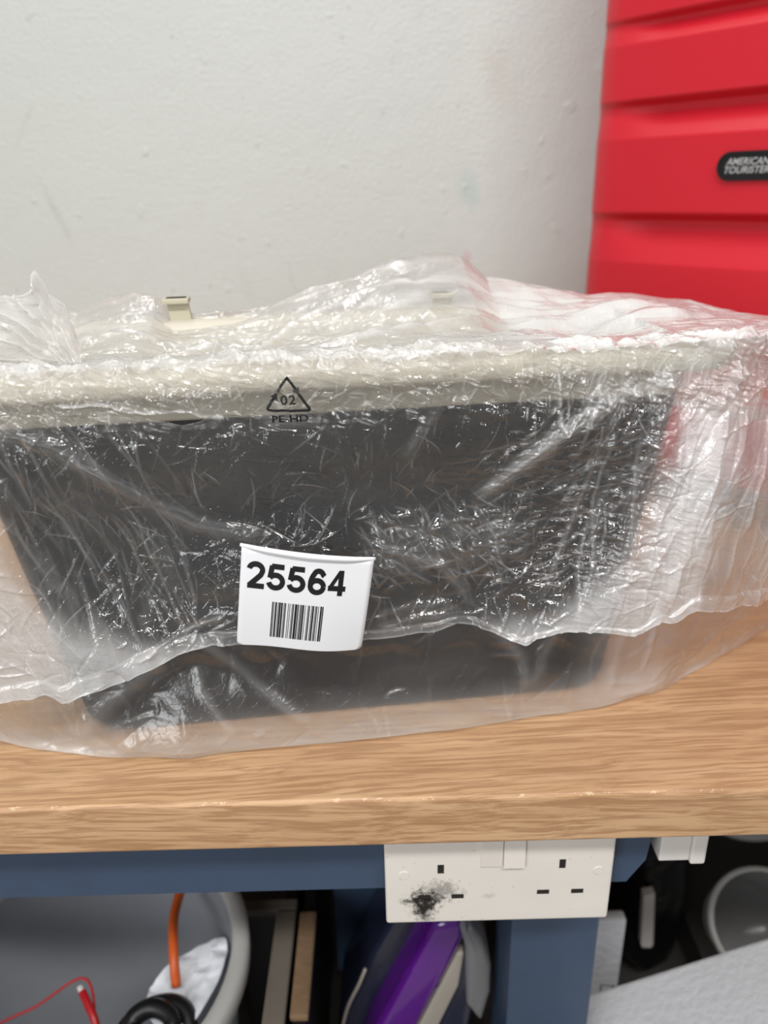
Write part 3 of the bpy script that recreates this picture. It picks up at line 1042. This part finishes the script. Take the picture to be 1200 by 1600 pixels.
# ---- lower sheet: from the worktop up behind the hem
NR, NCL = 260, 560
xl = np.linspace(-0.34, 0.385, NCL)
base = interp(BASE, xl) + 0.0012 * vnoise(xl * 40, xl * 0, 4)
P2 = np.zeros((NR, NCL, 3))
D2 = np.zeros_like(P2)
for i in range(NR):
    t = i / (NR - 1)
    z = 0.0012 + 0.2262 * t
    cont = np.where((xl > -0.165) & (xl < 0.185), 0.0265, 0.0)
    edge = sstep(-0.20, -0.14, xl) * (1 - sstep(0.15, 0.215, xl))
    yc = 0.0245 * edge + (1 - edge) * (np.maximum(base * 0.75, wing(xl) + 0.004))
    yy = base + (yc - base) * sstep(0.0, 0.055, np.array(z))
    yy = np.maximum(yy, front_y(xl, np.full(NCL, z)) + 0.002) if z > 0.085 else yy
    P2[i, :, 0] = xl
    P2[i, :, 1] = yy
    P2[i, :, 2] = z
    D2[i, :, 1] = -1
Xq, Zq = P2[:, :, 0], P2[:, :, 2]
f2 = facets(Xq, Zq, 0.016, 61) * 0.0035
cA, mA = creases(Xq, Zq, 160, 62, (-0.25, 0.35, 0.0, 0.09), (0.006, 0.024), 0.0016, 0.0012, radians(60), radians(130))
H2 = 0.0022 * vnoise(Xq * 24, Zq * 34, 63) + f2 * 0.35 + cA
hz2 = 0.012 + 0.030 * sstep(0.10, 0.07, Zq) + 0.12 * mA ** 2 + 0.012 * ridged(Xq * 40, Zq * 40, 64)
hz2 += 0.30 * sstep(0.034, 0.0, Zq) + 0.20 * np.exp(-(Zq / 0.002) ** 2) * 0.4
hz2 += 0.16 * sstep(-0.135, -0.185, Xq) + 0.22 * sstep(0.145, 0.19, Xq) * (1 - 0.5 * sstep(0.21, 0.23, Xq))
hz2 = hz2 * (1 - 0.85 * sstep(0.085, 0.12, Zq))
LF = [
    ([(-0.098, 0.082), (-0.075, 0.064), (-0.050, 0.040), (-0.030, 0.022), (-0.018, 0.014)], 0.0034, 0.006, 0.12),
    ([(-0.170, 0.010), (-0.150, 0.030), (-0.120, 0.052), (-0.105, 0.062)], 0.0060, 0.006, 0.13),
    ([(-0.088, 0.055), (-0.086, 0.040), (-0.075, 0.022), (-0.066, 0.010)], 0.0026, 0.004, 0.12),
    ([(0.088, 0.078), (0.105, 0.060), (0.118, 0.040), (0.120, 0.018)], 0.0040, 0.005, 0.10),
    ([(0.150, 0.080), (0.136, 0.050), (0.122, 0.020)], 0.0040, 0.005, 0.08),
    ([(0.206, 0.082), (0.203, 0.050), (0.200, 0.02)], 0.0022, 0.005, 0.16),
    ([(0.186, 0.074), (0.180, 0.040), (0.178, 0.010)], 0.0040, 0.005, 0.10),
    ([(-0.152, 0.060), (-0.143, 0.050), (-0.137, 0.044)], 0.0020, 0.003, 0.10),
]
for pts, wdt, hgt, hz in LF:
    d, pos, s = seg_dist(Xq, Zq, pts)
    env = sstep(0, 0.12, pos) * (1 - sstep(0.85, 1.0, pos))
    H2 += 0.3 * hgt * env * np.exp(-(d / wdt) ** 2)
    hz2 += hz * env * np.exp(-(d / (wdt * 0.9)) ** 2)
H2 *= sstep(0.0, 0.006, Zq)
P2 += D2 * H2[:, :, None]
lim = np.where((Xq > -0.182) & (Xq < 0.204), 0.0315 - 0.03 * Zq, 9.0)
lim = np.where(lim < 1, lim + (0.017 - lim) * sstep(0.165, 0.215, Zq), np.where(Zq > 0.195, 0.017, lim))
P2[:, :, 1] = np.minimum(P2[:, :, 1], lim)
grid_obj('lower_sheet', P2, np.clip(hz2, 0.012, 0.6), M_FILM_SOFT, bag)

# ---- back sheet of the bag: hangs behind the tub and forms the far side of the wings
NR, NCL = 70, 260
xb = np.linspace(-0.34, 0.385, NCL)
P3 = np.zeros((NR, NCL, 3))
for i in range(NR):
    t = i / (NR - 1)
    z = 0.0012 + (interp(RIDGE, xb) - 0.070) * t
    inner = sstep(-0.27, -0.21, xb) * (1 - sstep(0.235, 0.30, xb))
    yb = 0.205 - 0.35 * np.maximum(0, xb - 0.25) - 0.3 * np.maximum(0, -0.24 - xb)
    P3[i, :, 0] = xb
    P3[i, :, 1] = yb + 0.02 * (1 - t)
    P3[i, :, 2] = z
H3 = 0.004 * vnoise(P3[:, :, 0] * 18, P3[:, :, 2] * 8, 71) + facets(P3[:, :, 0], P3[:, :, 2], 0.02, 72) * 0.0020
P3[:, :, 1] += H3
grid_obj('back_sheet', P3, np.full((NR, NCL), 0.05) + 0.02 * vnoise(P3[:, :, 0] * 30, P3[:, :, 2] * 10, 73), M_FILM, bag)

# ---- gathered end: the pleated bunch standing on the left of the rim
NA, NBB = 150, 90
a_, b_ = np.meshgrid(np.linspace(0, 1, NA), np.linspace(0, 1, NBB), indexing='ij')
# pleats fan out from the neck at the rim (right) to the open frill (left and top)
neck = np.array([-0.128, 0.018, 0.2452])
ang = radians(96) + a_ * radians(88)
Lr = np.interp(a_, [0, 0.12, 0.22, 0.32, 0.5, 0.8, 1.0], [0.022, 0.034, 0.036, 0.038, 0.052, 0.095, 0.11])
Lr = Lr * (1 + 0.06 * vnoise(a_ * 22, a_ * 0 + 2, 81))
rad_ = b_ ** 0.9 * Lr
gx = neck[0] + 0.006 * (1 - b_) * (a_ - 0.5) * -2 + rad_ * np.cos(ang)
gz = neck[2] + rad_ * np.sin(ang) + 0.004 * np.sin(pi * b_)
pl = np.sin(a_ * 46 + 2.5 * vnoise(a_ * 7, b_ * 3, 82)) * 0.0045 * sstep(0.0, 0.35, b_) + 0.004 * vnoise(a_ * 24, b_ * 9, 83)
gy = neck[1] + 0.020 * b_ + pl
tip = np.exp(-((a_ - 0.20) / 0.055) ** 2) * sstep(0.55, 1.0, b_)
gz += 0.010 * tip
gx += -0.002 * tip
hz4 = 0.34 + 0.10 * vnoise(a_ * 40, b_ * 5, 84) + 0.10 * sstep(0.8, 1.0, b_) + 0.10 * np.exp(-((a_ - 0.05) / 0.05) ** 2)
hz4 *= (1 - 0.3 * sstep(0.45, 0.9, a_))
gz = np.maximum(gz, 0.2462)
grid_obj('gathered_end', np.stack([gx, gy, gz], 2), np.clip(hz4, 0.05, 0.6), M_FILM, bag)

# ---- printed recycling mark: three bent arrows, number and letters, laid on the film
def on_film(name, pts2, faces, mat, parent, lift=0.0018):
    return mesh_obj(name, [(x, film_y(x, z) - lift, z) for x, z in pts2], faces, mat, parent)


TA, TB, TC = np.array([-0.0193, 0.2392]), np.array([-0.0305, 0.2222]), np.array([-0.0085, 0.2218])


def ribbon(pts, wdt, n=40):
    C = catmull([(p[0], p[1], 0) for p in pts], n)[:, :2]
    T = np.gradient(C, axis=0)
    T /= np.linalg.norm(T, axis=1)[:, None]
    N = np.stack([-T[:, 1], T[:, 0]], 1)
    V = np.vstack([C + N * wdt / 2, C - N * wdt / 2])
    F_ = [(i, i + 1, n + i + 1, n + i) for i in range(n - 1)]
    return V, F_, C[-1], T[-1]


sym = []
symf = []


def put(V, F_):
    o_ = len(sym)
    sym.extend([tuple(v) for v in V])
    symf.extend([tuple(o_ + i for i in f) for f in F_])


def arrow(pts, wdt=0.0014, head=0.0021, with_head=True):
    V, F_, e, T = ribbon(pts, wdt)
    put(V, F_)
    if with_head:
        N = np.array([-T[1], T[0]])
        put([e + N * head, e - N * head, e + T * head * 1.7], [(0, 1, 2)])


lerp = lambda p, q, t: p + (q - p) * t
arrow([lerp(TB, TA, 0.56), lerp(TB, TA, 0.82), lerp(TB, TA, 0.955) + (0.0006, 0), lerp(TA, TC, 0.05) + (-0.0004, 0), lerp(TA, TC, 0.16), lerp(TA, TC, 0.36)])
arrow([lerp(TA, TC, 0.50), lerp(TA, TC, 0.80), lerp(TA, TC, 0.95), lerp(TC, TB, 0.05), lerp(TC, TB, 0.18), lerp(TC, TB, 0.40)], with_head=False)
arrow([lerp(TC, TB, 0.40), lerp(TC, TB, 0.84), lerp(TC, TB, 0.96), lerp(TB, TA, 0.05), lerp(TB, TA, 0.16), lerp(TB, TA, 0.36)])
mark = on_film('recycling_symbol', sym, symf, M_INK, bag)
mark['label'] = 'black printed recycling triangle'
for word, x0, x1, z0, z1, bd, sp in (('02', -0.0232, -0.0156, 0.2252, 0.2302, 0.022, 1.12), ('PE-HD', -0.0282, -0.0098, 0.2153, 0.2196, 0.022, 1.0)):
    V, F_, _ = text_geo(word, bd, 0, sp)
    on_film('lettering', [(x0 + (x1 - x0) * p[0], z0 + (z1 - z0) * p[1]) for p in V], F_, M_INK, mark)

# ---- white barcode label stuck on the front near the hem
LTL, LTR, LBR, LBL = [np.array(p) for p in ((-0.049, 0.153), (0.0205, 0.139), (0.0115, 0.0825), (-0.0575, 0.0925))]


def lab(u, v, lift=0.0):
    p = (LTL * (1 - u) + LTR * u) * (1 - v) + (LBL * (1 - u) + LBR * u) * v
    y = -0.0150 - 0.0022 * sin(pi * u) - 0.0016 * sin(pi * v) + 0.0006 * sin(2.2 * pi * u) * v * v
    z = p[1] + 0.0006 * v * sin(2 * pi * u)
    return (p[0], y - lift, z)


nu, nv = 28, 24
vs, fs = [], []


def corner(u, v):
    # rounded lower corners
    r = 0.05
    if v > 1 - r:
        k = (v - 1 + r) / r
        sh = r * (1 - math.sqrt(max(0, 1 - k * k)))
        u = sh + u * (1 - 2 * sh)
    return u, v


for side in (0, 1):
    for j in range(nv + 1):
        for i in range(nu + 1):
            vv = 1 - (1 - j / nv) ** 1.6
            u, v = corner(i / nu, vv)
            vs.append(lab(u, v, 0.0 if side == 0 else -0.00025))
n1 = (nu + 1) * (nv + 1)
for j in range(nv):
    for i in range(nu):
        a = j * (nu + 1) + i
        fs.append((a, a + 1, a + nu + 2, a + nu + 1))
        fs.append((n1 + a, n1 + a + nu + 1, n1 + a + nu + 2, n1 + a + 1))
for i in range(nu):
    a, b = i, nv * (nu + 1) + i
    fs.append((a, n1 + a, n1 + a + 1, a + 1))
    fs.append((b, b + 1, n1 + b + 1, n1 + b))
for j in range(nv):
    a, b = j * (nu + 1), j * (nu + 1) + nu
    fs.append((a, a + nu + 1, n1 + a + nu + 1, n1 + a))
    fs.append((b, n1 + b, n1 + b + nu + 1, b + nu + 1))
label = mesh_obj('barcode_label', vs, fs, M_PAPER, bag, True)
label['label'] = 'white paper label with a number over a barcode'
# folded-over top edge
fold = tube_obj('folded_edge', [lab(-0.012, 0.005, -0.001), lab(0.2, 0.012, 0.0004), lab(0.5, 0.02, 0.0004), lab(0.8, 0.012, 0.0004), lab(1.01, 0.0, -0.001)], [0.0010, 0.0016, 0.0018, 0.0016, 0.0010], M_PAPER, label, 30, 8)


def on_label(name, V, F_, u0, u1, v0, v1, mat, lift=0.00025):
    mesh_obj(name, [lab(u0 + (u1 - u0) * p[0], v1 + (v0 - v1) * p[1], lift) for p in V], F_, mat, label)


def stroke(pts, wdt, n=26, straight=False):
    C = np.array(pts, float) if straight else catmull([(p[0], p[1], 0) for p in pts], n)[:, :2]
    T = np.gradient(C, axis=0)
    T /= np.linalg.norm(T, axis=1)[:, None]
    N = np.stack([-T[:, 1], T[:, 0]], 1)
    k = len(C)
    return np.vstack([C + N * wdt / 2, C - N * wdt / 2]), [(i, i + 1, k + i + 1, k + i) for i in range(k - 1)]


ell = lambda cx, cy, rx, ry, a0, a1, n=30: [(cx + rx * cos(radians(a)), cy + ry * sin(radians(a))) for a in np.linspace(a0, a1, n)]
SWD = 0.205     # heavy sans figures, one unit tall
FIG = {
    '2': [(ell(0.37, 0.695, 0.265, 0.215, 172, -12) + [(0.60, 0.56), (0.50, 0.43), (0.30, 0.26), (0.17, 0.13)], 0), ([(0.06, 0.09), (0.725, 0.09)], 1)],
    '5': [([(0.175, 0.905), (0.67, 0.905)], 1), ([(0.195, 0.93), (0.125, 0.46)], 1), (ell(0.36, 0.335, 0.275, 0.245, 150, -168), 0)],
    '6': [(ell(0.385, 0.315, 0.265, 0.235, 0, 360, 40), 0), ([(0.655, 0.735)] + ell(0.42, 0.70, 0.20, 0.215, 25, 130, 10) + [(0.19, 0.70), (0.125, 0.50), (0.12, 0.33)], 0)],
    '4': [([(0.02, 0.285), (0.74, 0.285)], 1), ([(0.525, 0.0), (0.525, 1.0)], 1), ([(0.475, 0.93), (0.10, 0.30)], 1)],
}
V, F_ = [], []
for k, ch in enumerate('25564'):
    for pts, st in FIG[ch]:
        v_, f_ = stroke(pts, SWD if not (ch == '4' and pts[0][0] == 0.475) else 0.15, straight=bool(st))
        o_ = len(V)
        V += [((p[0] + k * 0.815) / (0.815 * 4 + 0.75), p[1]) for p in v_]
        F_ += [tuple(o_ + i for i in f) for f in f_]
on_label('number', V, F_, 0.045, 0.805, 0.130, 0.385, M_INK)
rng = random.Random(25564)
vs, fs = [], []
pat = '211232113132112412131122412211213214112311321122133121'
x, tot = 0, sum(int(c) for c in pat)
for k, c in enumerate(pat):
    wv = int(c)
    if k % 2 == 0:
        o_ = len(vs)
        for q in range(7):
            vs += [(x / tot, q / 6), ((x + wv) / tot, q / 6)]
        for q in range(6):
            fs.append((o_ + 2 * q, o_ + 2 * q + 1, o_ + 2 * q + 3, o_ + 2 * q + 2))
    x += wv
on_label('barcode', vs, fs, 0.255, 0.655, 0.505, 0.885, M_INK)

# ------------------------------------------------------------------ double socket under the worktop
sock = thing('power_socket', 'white twin power socket with a scorched pin slot, under the worktop edge', 'socket', (0, 0, 0))
bm = bmesh.new()
box(bm, -0.0055, 0.1395, 0.0170, 0.0268, -0.1215, -0.0365, 0.0022, 3)
plate = bm_obj('faceplate', bm, M_SOCKET, sock)
SL = [(0.030, -0.0745, 0.0042, 0.0082), (0.107, -0.0725, 0.0042, 0.0082), (0.0195, -0.0985, 0.0080, 0.0046), (0.0410, -0.0985, 0.0080, 0.0046), (0.0960, -0.0965, 0.0080, 0.0046), (0.1180, -0.0965, 0.0080, 0.0046)]
cut = bmesh.new()
for (x, z, wx, hz) in SL:
    box(cut, x - wx / 2, x + wx / 2, 0.010, 0.0210, z - hz / 2, z + hz / 2)
cutter = bm_obj('slot_cutter', cut, None)
md = plate.modifiers.new('slots', 'BOOLEAN')
md.object = cutter
md.operation = 'DIFFERENCE'
md.solver = 'EXACT'
dg = bpy.context.evaluated_depsgraph_get()
nm = bpy.data.meshes.new_from_object(plate.evaluated_get(dg))
plate.modifiers.clear()
plate.data = nm
bpy.data.objects.remove(cutter)
for (x, z, wx, hz) in SL:
    bm = bmesh.new()
    box(bm, x - wx / 2 + 0.0001, x + wx / 2 - 0.0001, 0.0176, 0.0209, z - hz / 2 + 0.0001, z + hz / 2 - 0.0001)
    box(bm, x - wx * 0.18, x + wx * 0.18, 0.0172, 0.0177, z - hz * 0.28, z + hz * 0.28)
    bm_obj('slot_shade_fill', bm, M_SLOT, sock)  # dark block filling each cut hole, painted in place of its inner shade
for x0 in (0.0553, 0.0693):
    bm = bmesh.new()
    prism(bm, [(0.0172, -0.0415), (0.0143 if x0 < 0.06 else 0.0160, -0.0410), (0.0160 if x0 < 0.06 else 0.0143, -0.0722), (0.0172, -0.0727)], 'x', x0, x0 + 0.0134)
    bm_obj('rocker_switch', bm, M_SOCKET, sock)
for x in (0.0068, 0.1300):
    bm = bmesh.new()
    bmesh.ops.create_cone(bm, cap_ends=True, segments=28, radius1=0.0034, radius2=0.0031, depth=0.0007, matrix=Matrix.Translation((x, 0.01685, -0.0785)) @ Matrix.Rotation(pi / 2, 4, 'X'))
    bm_obj('screw_cap', bm, M_SOCKET, sock)

# cable trunking box to the right of the socket
tr = thing('trunking_box', 'short white cable trunking piece under the worktop, right of the socket', 'trunking', (0, 0, 0))
box_obj('trunking_body', (0.1735, 0.1935, 0.030, 0.075, -0.0865, -0.0365), M_WHITE, tr, 0.0012)
box_obj('end_cap', (0.1937, 0.2035, 0.0285, 0.0765, -0.0885, -0.0365), M_WHITE, tr, 0.0015)
tr2 = tube_obj('cable_stub', [(0.2036, 0.05, -0.062), (0.213, 0.05, -0.062), (0.226, 0.06, -0.064)], 0.0075, M_BLACK, tr, 20, 12)

# ------------------------------------------------------------------ round bucket with its contents
bk = thing('bucket', 'cloudy round plastic bucket with a thick rim, on the shelf at left', 'bucket', (-0.252, 0.092, -0.4995))
prof = [(0.0, 0.004), (0.095, 0.004), (0.098, 0.008), (0.117, 0.240), (0.117, 0.245)]
out = [(0.119, 0.2495), (0.1205, 0.240), (0.101, 0.006), (0.097, 0.0), (0.0, 0.0)]
v_, f_ = lathe(prof + out, 72)
mesh_obj('wall', v_, f_, M_BUCKET, bk, True)
v_, f_ = lathe([(0.1175, 0.2465), (0.118, 0.2515), (0.1205, 0.254), (0.129, 0.254), (0.1318, 0.2515), (0.1318, 0.236), (0.130, 0.234), (0.1295, 0.246), (0.1215, 0.246), (0.1175, 0.2465)], 72)
mesh_obj('rim', v_, f_, M_TUBRIM, bk, True)


def crumple(name, outline, z0, dz, mat, seed, res=26, thick=0.0):
    """crumpled sheet: outline polygon in plan, height noise"""
    bm = bmesh.new()
    pts = np.array(outline)
    c = pts.mean(0)
    rings = 12
    n = 48
    ol = catmull([(p[0], p[1], 0) for p in list(outline) + [outline[0]]], n + 1)[:-1, :2]
    V = [(c[0], c[1])]
    for r in range(1, rings + 1):
        for p in ol:
            q = c + (p - c) * r / rings
            V.append((q[0], q[1]))
    V = np.array(V)
    h = z0(V[:, 0], V[:, 1]) + dz * ridged(V[:, 0] * 40, V[:, 1] * 40, seed, 2) + facets(V[:, 0], V[:, 1], 0.02, seed) * 0.005
    F_ = []
    for j in range(n):
        F_.append((0, 1 + j, 1 + (j + 1) % n))
    for r in range(rings - 1):
        for j in range(n):
            a, b = 1 + r * n + j, 1 + r * n + (j + 1) % n
            F_.append((a, a + n, b + n, b))
    o = mesh_obj(name, [(V[i, 0], V[i, 1], h[i]) for i in range(len(V))], F_, mat)
    sol = o.modifiers.new('thickness', 'SOLIDIFY')
    sol.thickness = thick or 0.0008
    return o


paper = crumple('wrapping_paper', [(-0.208, 0.100), (-0.190, 0.122), (-0.153, 0.140), (-0.146, 0.112), (-0.160, 0.070), (-0.185, 0.060), (-0.205, 0.080)], lambda x, y: -0.290 + 0.10 * (x + 0.18), 0.004, M_TISSUE, 91)
tag(paper, 'crumpled white paper inside the cloudy bucket', 'paper')


def cable(name, pts, r, mat, label, cat='cable'):
    o = tube_obj(name, pts, r, mat, None, 60, 8)
    tag(o, label, cat)
    return o


cable('extension_lead', [(-0.183, 0.095, -0.284), (-0.186, 0.108, -0.268), (-0.193, 0.139, -0.262), (-0.193, 0.162, -0.258), (-0.189, 0.178, -0.246), (-0.180, 0.205, -0.235), (-0.168, 0.218, -0.250), (-0.162, 0.224, -0.30), (-0.159, 0.224, -0.36), (-0.158, 0.226, -0.42), (-0.158, 0.235, -0.494)], 0.0042, M_ORANGE, 'orange cable arching out over the back of the bucket rim')
o = cable('insulated_wire', [(-0.240, 0.040, -0.365), (-0.243, 0.062, -0.33), (-0.249, 0.080, -0.307), (-0.258, 0.092, -0.300), (-0.266, 0.102, -0.298)], 0.0034, M_REDWIRE, 'thick red wire with a bare pale tip inside the bucket')
tip_ = tube_obj('bare_tip', [(-0.2655, 0.1015, -0.298), (-0.2675, 0.1035, -0.2975), (-0.2695, 0.106, -0.297)], 0.0026, M_WHITE, o, 6, 8)
cable('thin_wire', [(-0.345, 0.068, -0.305), (-0.323, 0.080, -0.30), (-0.300, 0.092, -0.299), (-0.279, 0.110, -0.297), (-0.267, 0.113, -0.297), (-0.258, 0.103, -0.30), (-0.252, 0.085, -0.31), (-0.250, 0.060, -0.34)], 0.0011, M_REDWIRE, 'thin dark red wire looping up from the left inside the bucket')
cable('coiled_cable', [(-0.226, 0.040, -0.305), (-0.222, 0.066, -0.298), (-0.205, 0.080, -0.290), (-0.185, 0.082, -0.286), (-0.170, 0.074, -0.288), (-0.166, 0.056, -0.296), (-0.180, 0.046, -0.300), (-0.200, 0.052, -0.292), (-0.212, 0.066, -0.284), (-0.196, 0.074, -0.279), (-0.178, 0.064, -0.281), (-0.184, 0.046, -0.288)], 0.0072, M_BLACK, 'black coiled cable lying on the paper in the bucket')

# ------------------------------------------------------------------ dark open case with worn edges, behind the bucket
case = thing('tool_case', 'open black case with worn tan edges, between bucket and purple appliance', 'case', (0, 0, -0.4995))


def cpart(name, dims, mat, bev=0.002):
    o = box_obj(name, (dims[0], dims[1], dims[2], dims[3], dims[4], dims[5]), mat, case, bev)
    o.location = (0, 0, 0.4995)
    return o


cpart('base', (-0.116, -0.072, 0.032, 0.290, -0.499, -0.485), M_BLACK)
cpart('side_wall', (-0.100, -0.088, 0.038, 0.285, -0.485, -0.273), M_BLACK)
cpart('end_wall', (-0.140, -0.100, 0.152, 0.163, -0.485, -0.275), M_BLACK)
cpart('edge_trim', (-0.1045, -0.0868, 0.036, 0.150, -0.2725, -0.265), M_DUST)
cpart('edge_trim', (-0.142, -0.0868, 0.151, 0.163, -0.2745, -0.266), M_DUST)
cpart('lid', (-0.0825, -0.072, 0.036, 0.285, -0.485, -0.274), M_BLACK)
cpart('lid_edge', (-0.0838, -0.0690, 0.055, 0.150, -0.2735, -0.267), M_TAN)
tube_obj('handle_strap', [(-0.116, 0.05, -0.42), (-0.112, 0.08, -0.34), (-0.108, 0.12, -0.33), (-0.104, 0.145, -0.37)], 0.004, M_BLACK, case, 24, 8).location = (0, 0, 0.4995)

# ------------------------------------------------------------------ purple and navy appliance
app = thing('household_appliance', 'purple and navy plastic appliance with a clear rounded tank, on the shelf', 'appliance', (0, 0, -0.4995))


def slab(name, poly, y0, y1, mat, parent=app, bev=0.006, seg=3):
    bm = bmesh.new()
    prism(bm, poly, 'y', y0, y1)
    bmesh.ops.recalc_face_normals(bm, faces=bm.faces[:])
    bmesh.ops.bevel(bm, geom=bm.edges[:], offset=bev, segments=seg, affect='EDGES', profile=0.6)
    o = bm_obj(name, bm, mat, parent, True)
    if parent is app:
        o.location = (0, 0, 0.4995)
    return o


slab('rear_housing', [(-0.064, -0.4985), (-0.050, -0.36), (-0.020, -0.285), (0.006, -0.228), (0.026, -0.215), (0.030, -0.235), (0.0, -0.345), (-0.030, -0.4985)], 0.120, 0.185, M_NAVY)
slab('purple_body', [(-0.062, -0.4985), (-0.024, -0.352), (0.012, -0.262), (0.032, -0.212), (0.052, -0.208), (0.056, -0.228), (0.036, -0.285), (0.012, -0.350), (-0.026, -0.4985)], 0.088, 0.150, M_PURPLE, bev=0.008)
slab('grey_strip', [(-0.024, -0.4985), (0.014, -0.350), (0.050, -0.250), (0.056, -0.250), (0.052, -0.290), (0.032, -0.350), (-0.004, -0.4985)], 0.092, 0.140, M_GREYST, bev=0.003)
slab('front_housing', [(0.002, -0.4985), (0.034, -0.352), (0.052, -0.290), (0.0575, -0.225), (0.064, -0.222), (0.069, -0.29), (0.060, -0.352), (0.034, -0.4985)], 0.094, 0.142, M_NAVY, bev=0.003)
slab('clear_tank', [(0.058, -0.305), (0.056, -0.240), (0.050, -0.212), (0.060, -0.211), (0.070, -0.228), (0.0775, -0.262), (0.0775, -0.292), (0.071, -0.330)], 0.086, 0.146, M_TUBCLR, bev=0.006)
tube_obj('edge_line', [(-0.058, 0.112, -0.42), (-0.045, 0.110, -0.345), (-0.032, 0.110, -0.308), (-0.026, 0.112, -0.292)], 0.0016, M_GREYST, app, 24, 6).location = (0, 0, 0.4995)

# ------------------------------------------------------------------ things on the shelf right of the post
foam = thing('foam_block', 'white foam block leaning with a sloping top edge, bottom right corner', 'packaging', (0.240, 0.03, -0.41), 0)
bm = bmesh.new()
box(bm, -0.057, 0.16, -0.085, 0.09, 0.010, 0.089, 0.003, 2)
fb = bm_obj('block', bm, M_FOAM, foam)
fb.rotation_euler = (0, radians(-24.0), 0)

pn = thing('white_panel', 'white upright panel with a grey triangular mark, right of the blue post', 'panel', (0, 0, -0.4995))
o = box_obj('board', (0.160, 0.210, 0.152, 0.164, -0.499, -0.292), M_FOAM, pn, 0.003)
o.location = (0, 0, 0.4995)
bm = bmesh.new()
T3 = [np.array(p) for p in ((0.1935, -0.375), (0.2060, -0.377), (0.1940, -0.411))]
for i in range(3):
    p, q = T3[i], T3[(i + 1) % 3]
    d = (q - p) / np.linalg.norm(q - p)
    nn = np.array([-d[1], d[0]]) * 0.0009
    prism(bm, [tuple(p + nn), tuple(q + nn), tuple(q - nn), tuple(p - nn)], 'y', 0.1512, 0.1521)
o = bm_obj('triangular_mark', bm, M_GREYMARK, pn)
o.location = (0, 0, 0.4995)

# black wrapped bag with a pale zip strip
nU, nV = 40, 60
u_, v2_ = np.meshgrid(np.linspace(0, 1, nU), np.linspace(0, 2 * pi, nV, endpoint=False), indexing='ij')
zz = -0.499 + u_ * 0.222
wid = np.interp(u_, [0, 0.1, 0.4, 0.75, 0.92, 1.0], [0.022, 0.036, 0.040, 0.037, 0.026, 0.003])
dep = np.interp(u_, [0, 0.1, 0.4, 0.75, 0.92, 1.0], [0.030, 0.045, 0.046, 0.038, 0.024, 0.003])
bxp = 0.281 + wid * np.cos(v2_) * (1 + 0.05 * vnoise(u_ * 7, v2_ * 2, 101)) + 0.0
byp = 0.285 + dep * np.sin(v2_) * (1 + 0.08 * vnoise(u_ * 6, v2_ * 2, 102)) 
vs = np.stack([bxp, byp, zz], 2).reshape(-1, 3)
fs = []
for i in range(nU - 1):
    for j in range(nV):
        fs.append((i * nV + j, i * nV + (j + 1) % nV, (i + 1) * nV + (j + 1) % nV, (i + 1) * nV + j))
fs.append(tuple(range(nV - 1, -1, -1)))
fs.append(tuple((nU - 1) * nV + j for j in range(nV)))
bb = thing('holdall', 'black bag with a pale zip strip, behind the white foam block', 'bag', (0, 0, -0.4995))
o = mesh_obj('bag_body', vs, fs, M_BLACKBAG, bb, True)
o.location = (0, 0, 0.4995)
bm = bmesh.new()
prism(bm, [(0.2585, -0.358), (0.2695, -0.356), (0.2760, -0.432), (0.2735, -0.436), (0.2650, -0.435), (0.2630, -0.431)], 'y', 0.234, 0.243)
o = bm_obj('zip_strip', bm, M_WHITE, bb)
o.location = (0, 0, 0.4995)

# clear round tubs lying on their sides
def round_tub(name, label, loc, rot, R, depth, mat):
    t = thing(name, label, 'tub', loc)
    t.rotation_euler = rot
    v, f = lathe([(R * 0.99, 0.0), (R * 0.97, 0.002), (R * 0.80, depth), (R * 0.74, depth + 0.003), (0.0, depth + 0.003)], 56)
    mesh_obj('tub_wall', v, f, mat, t, True)
    v, f = lathe([(R * 0.97, -0.002), (R * 1.03, -0.003), (R * 1.07, 0.0), (R * 1.07, 0.006), (R * 1.03, 0.007), (R * 0.99, 0.003)], 56)
    mesh_obj('tub_rim', v, f, M_TUBRIM, t, True)
    return t


round_tub('food_tub', 'clear round plastic tub lying on its side, open rim forward, at right', (0.366, 0.195, -0.357), (radians(-138), 0, radians(-12)), 0.050, 0.09, M_TUBCLR)
box_obj('tub_ledge', (0.331, 0.54, 0.155, 0.48, -0.499, -0.452), M_SHELF)
tag(bpy.data.objects['tub_ledge'], 'low dark carton under the clear tubs', 'carton')
round_tub('storage_bowl', 'larger cloudy round bowl standing on edge behind the clear tub', (0.420, 0.385, -0.320), (radians(-138), 0, radians(-8)), 0.082, 0.08, M_TUBCLR)
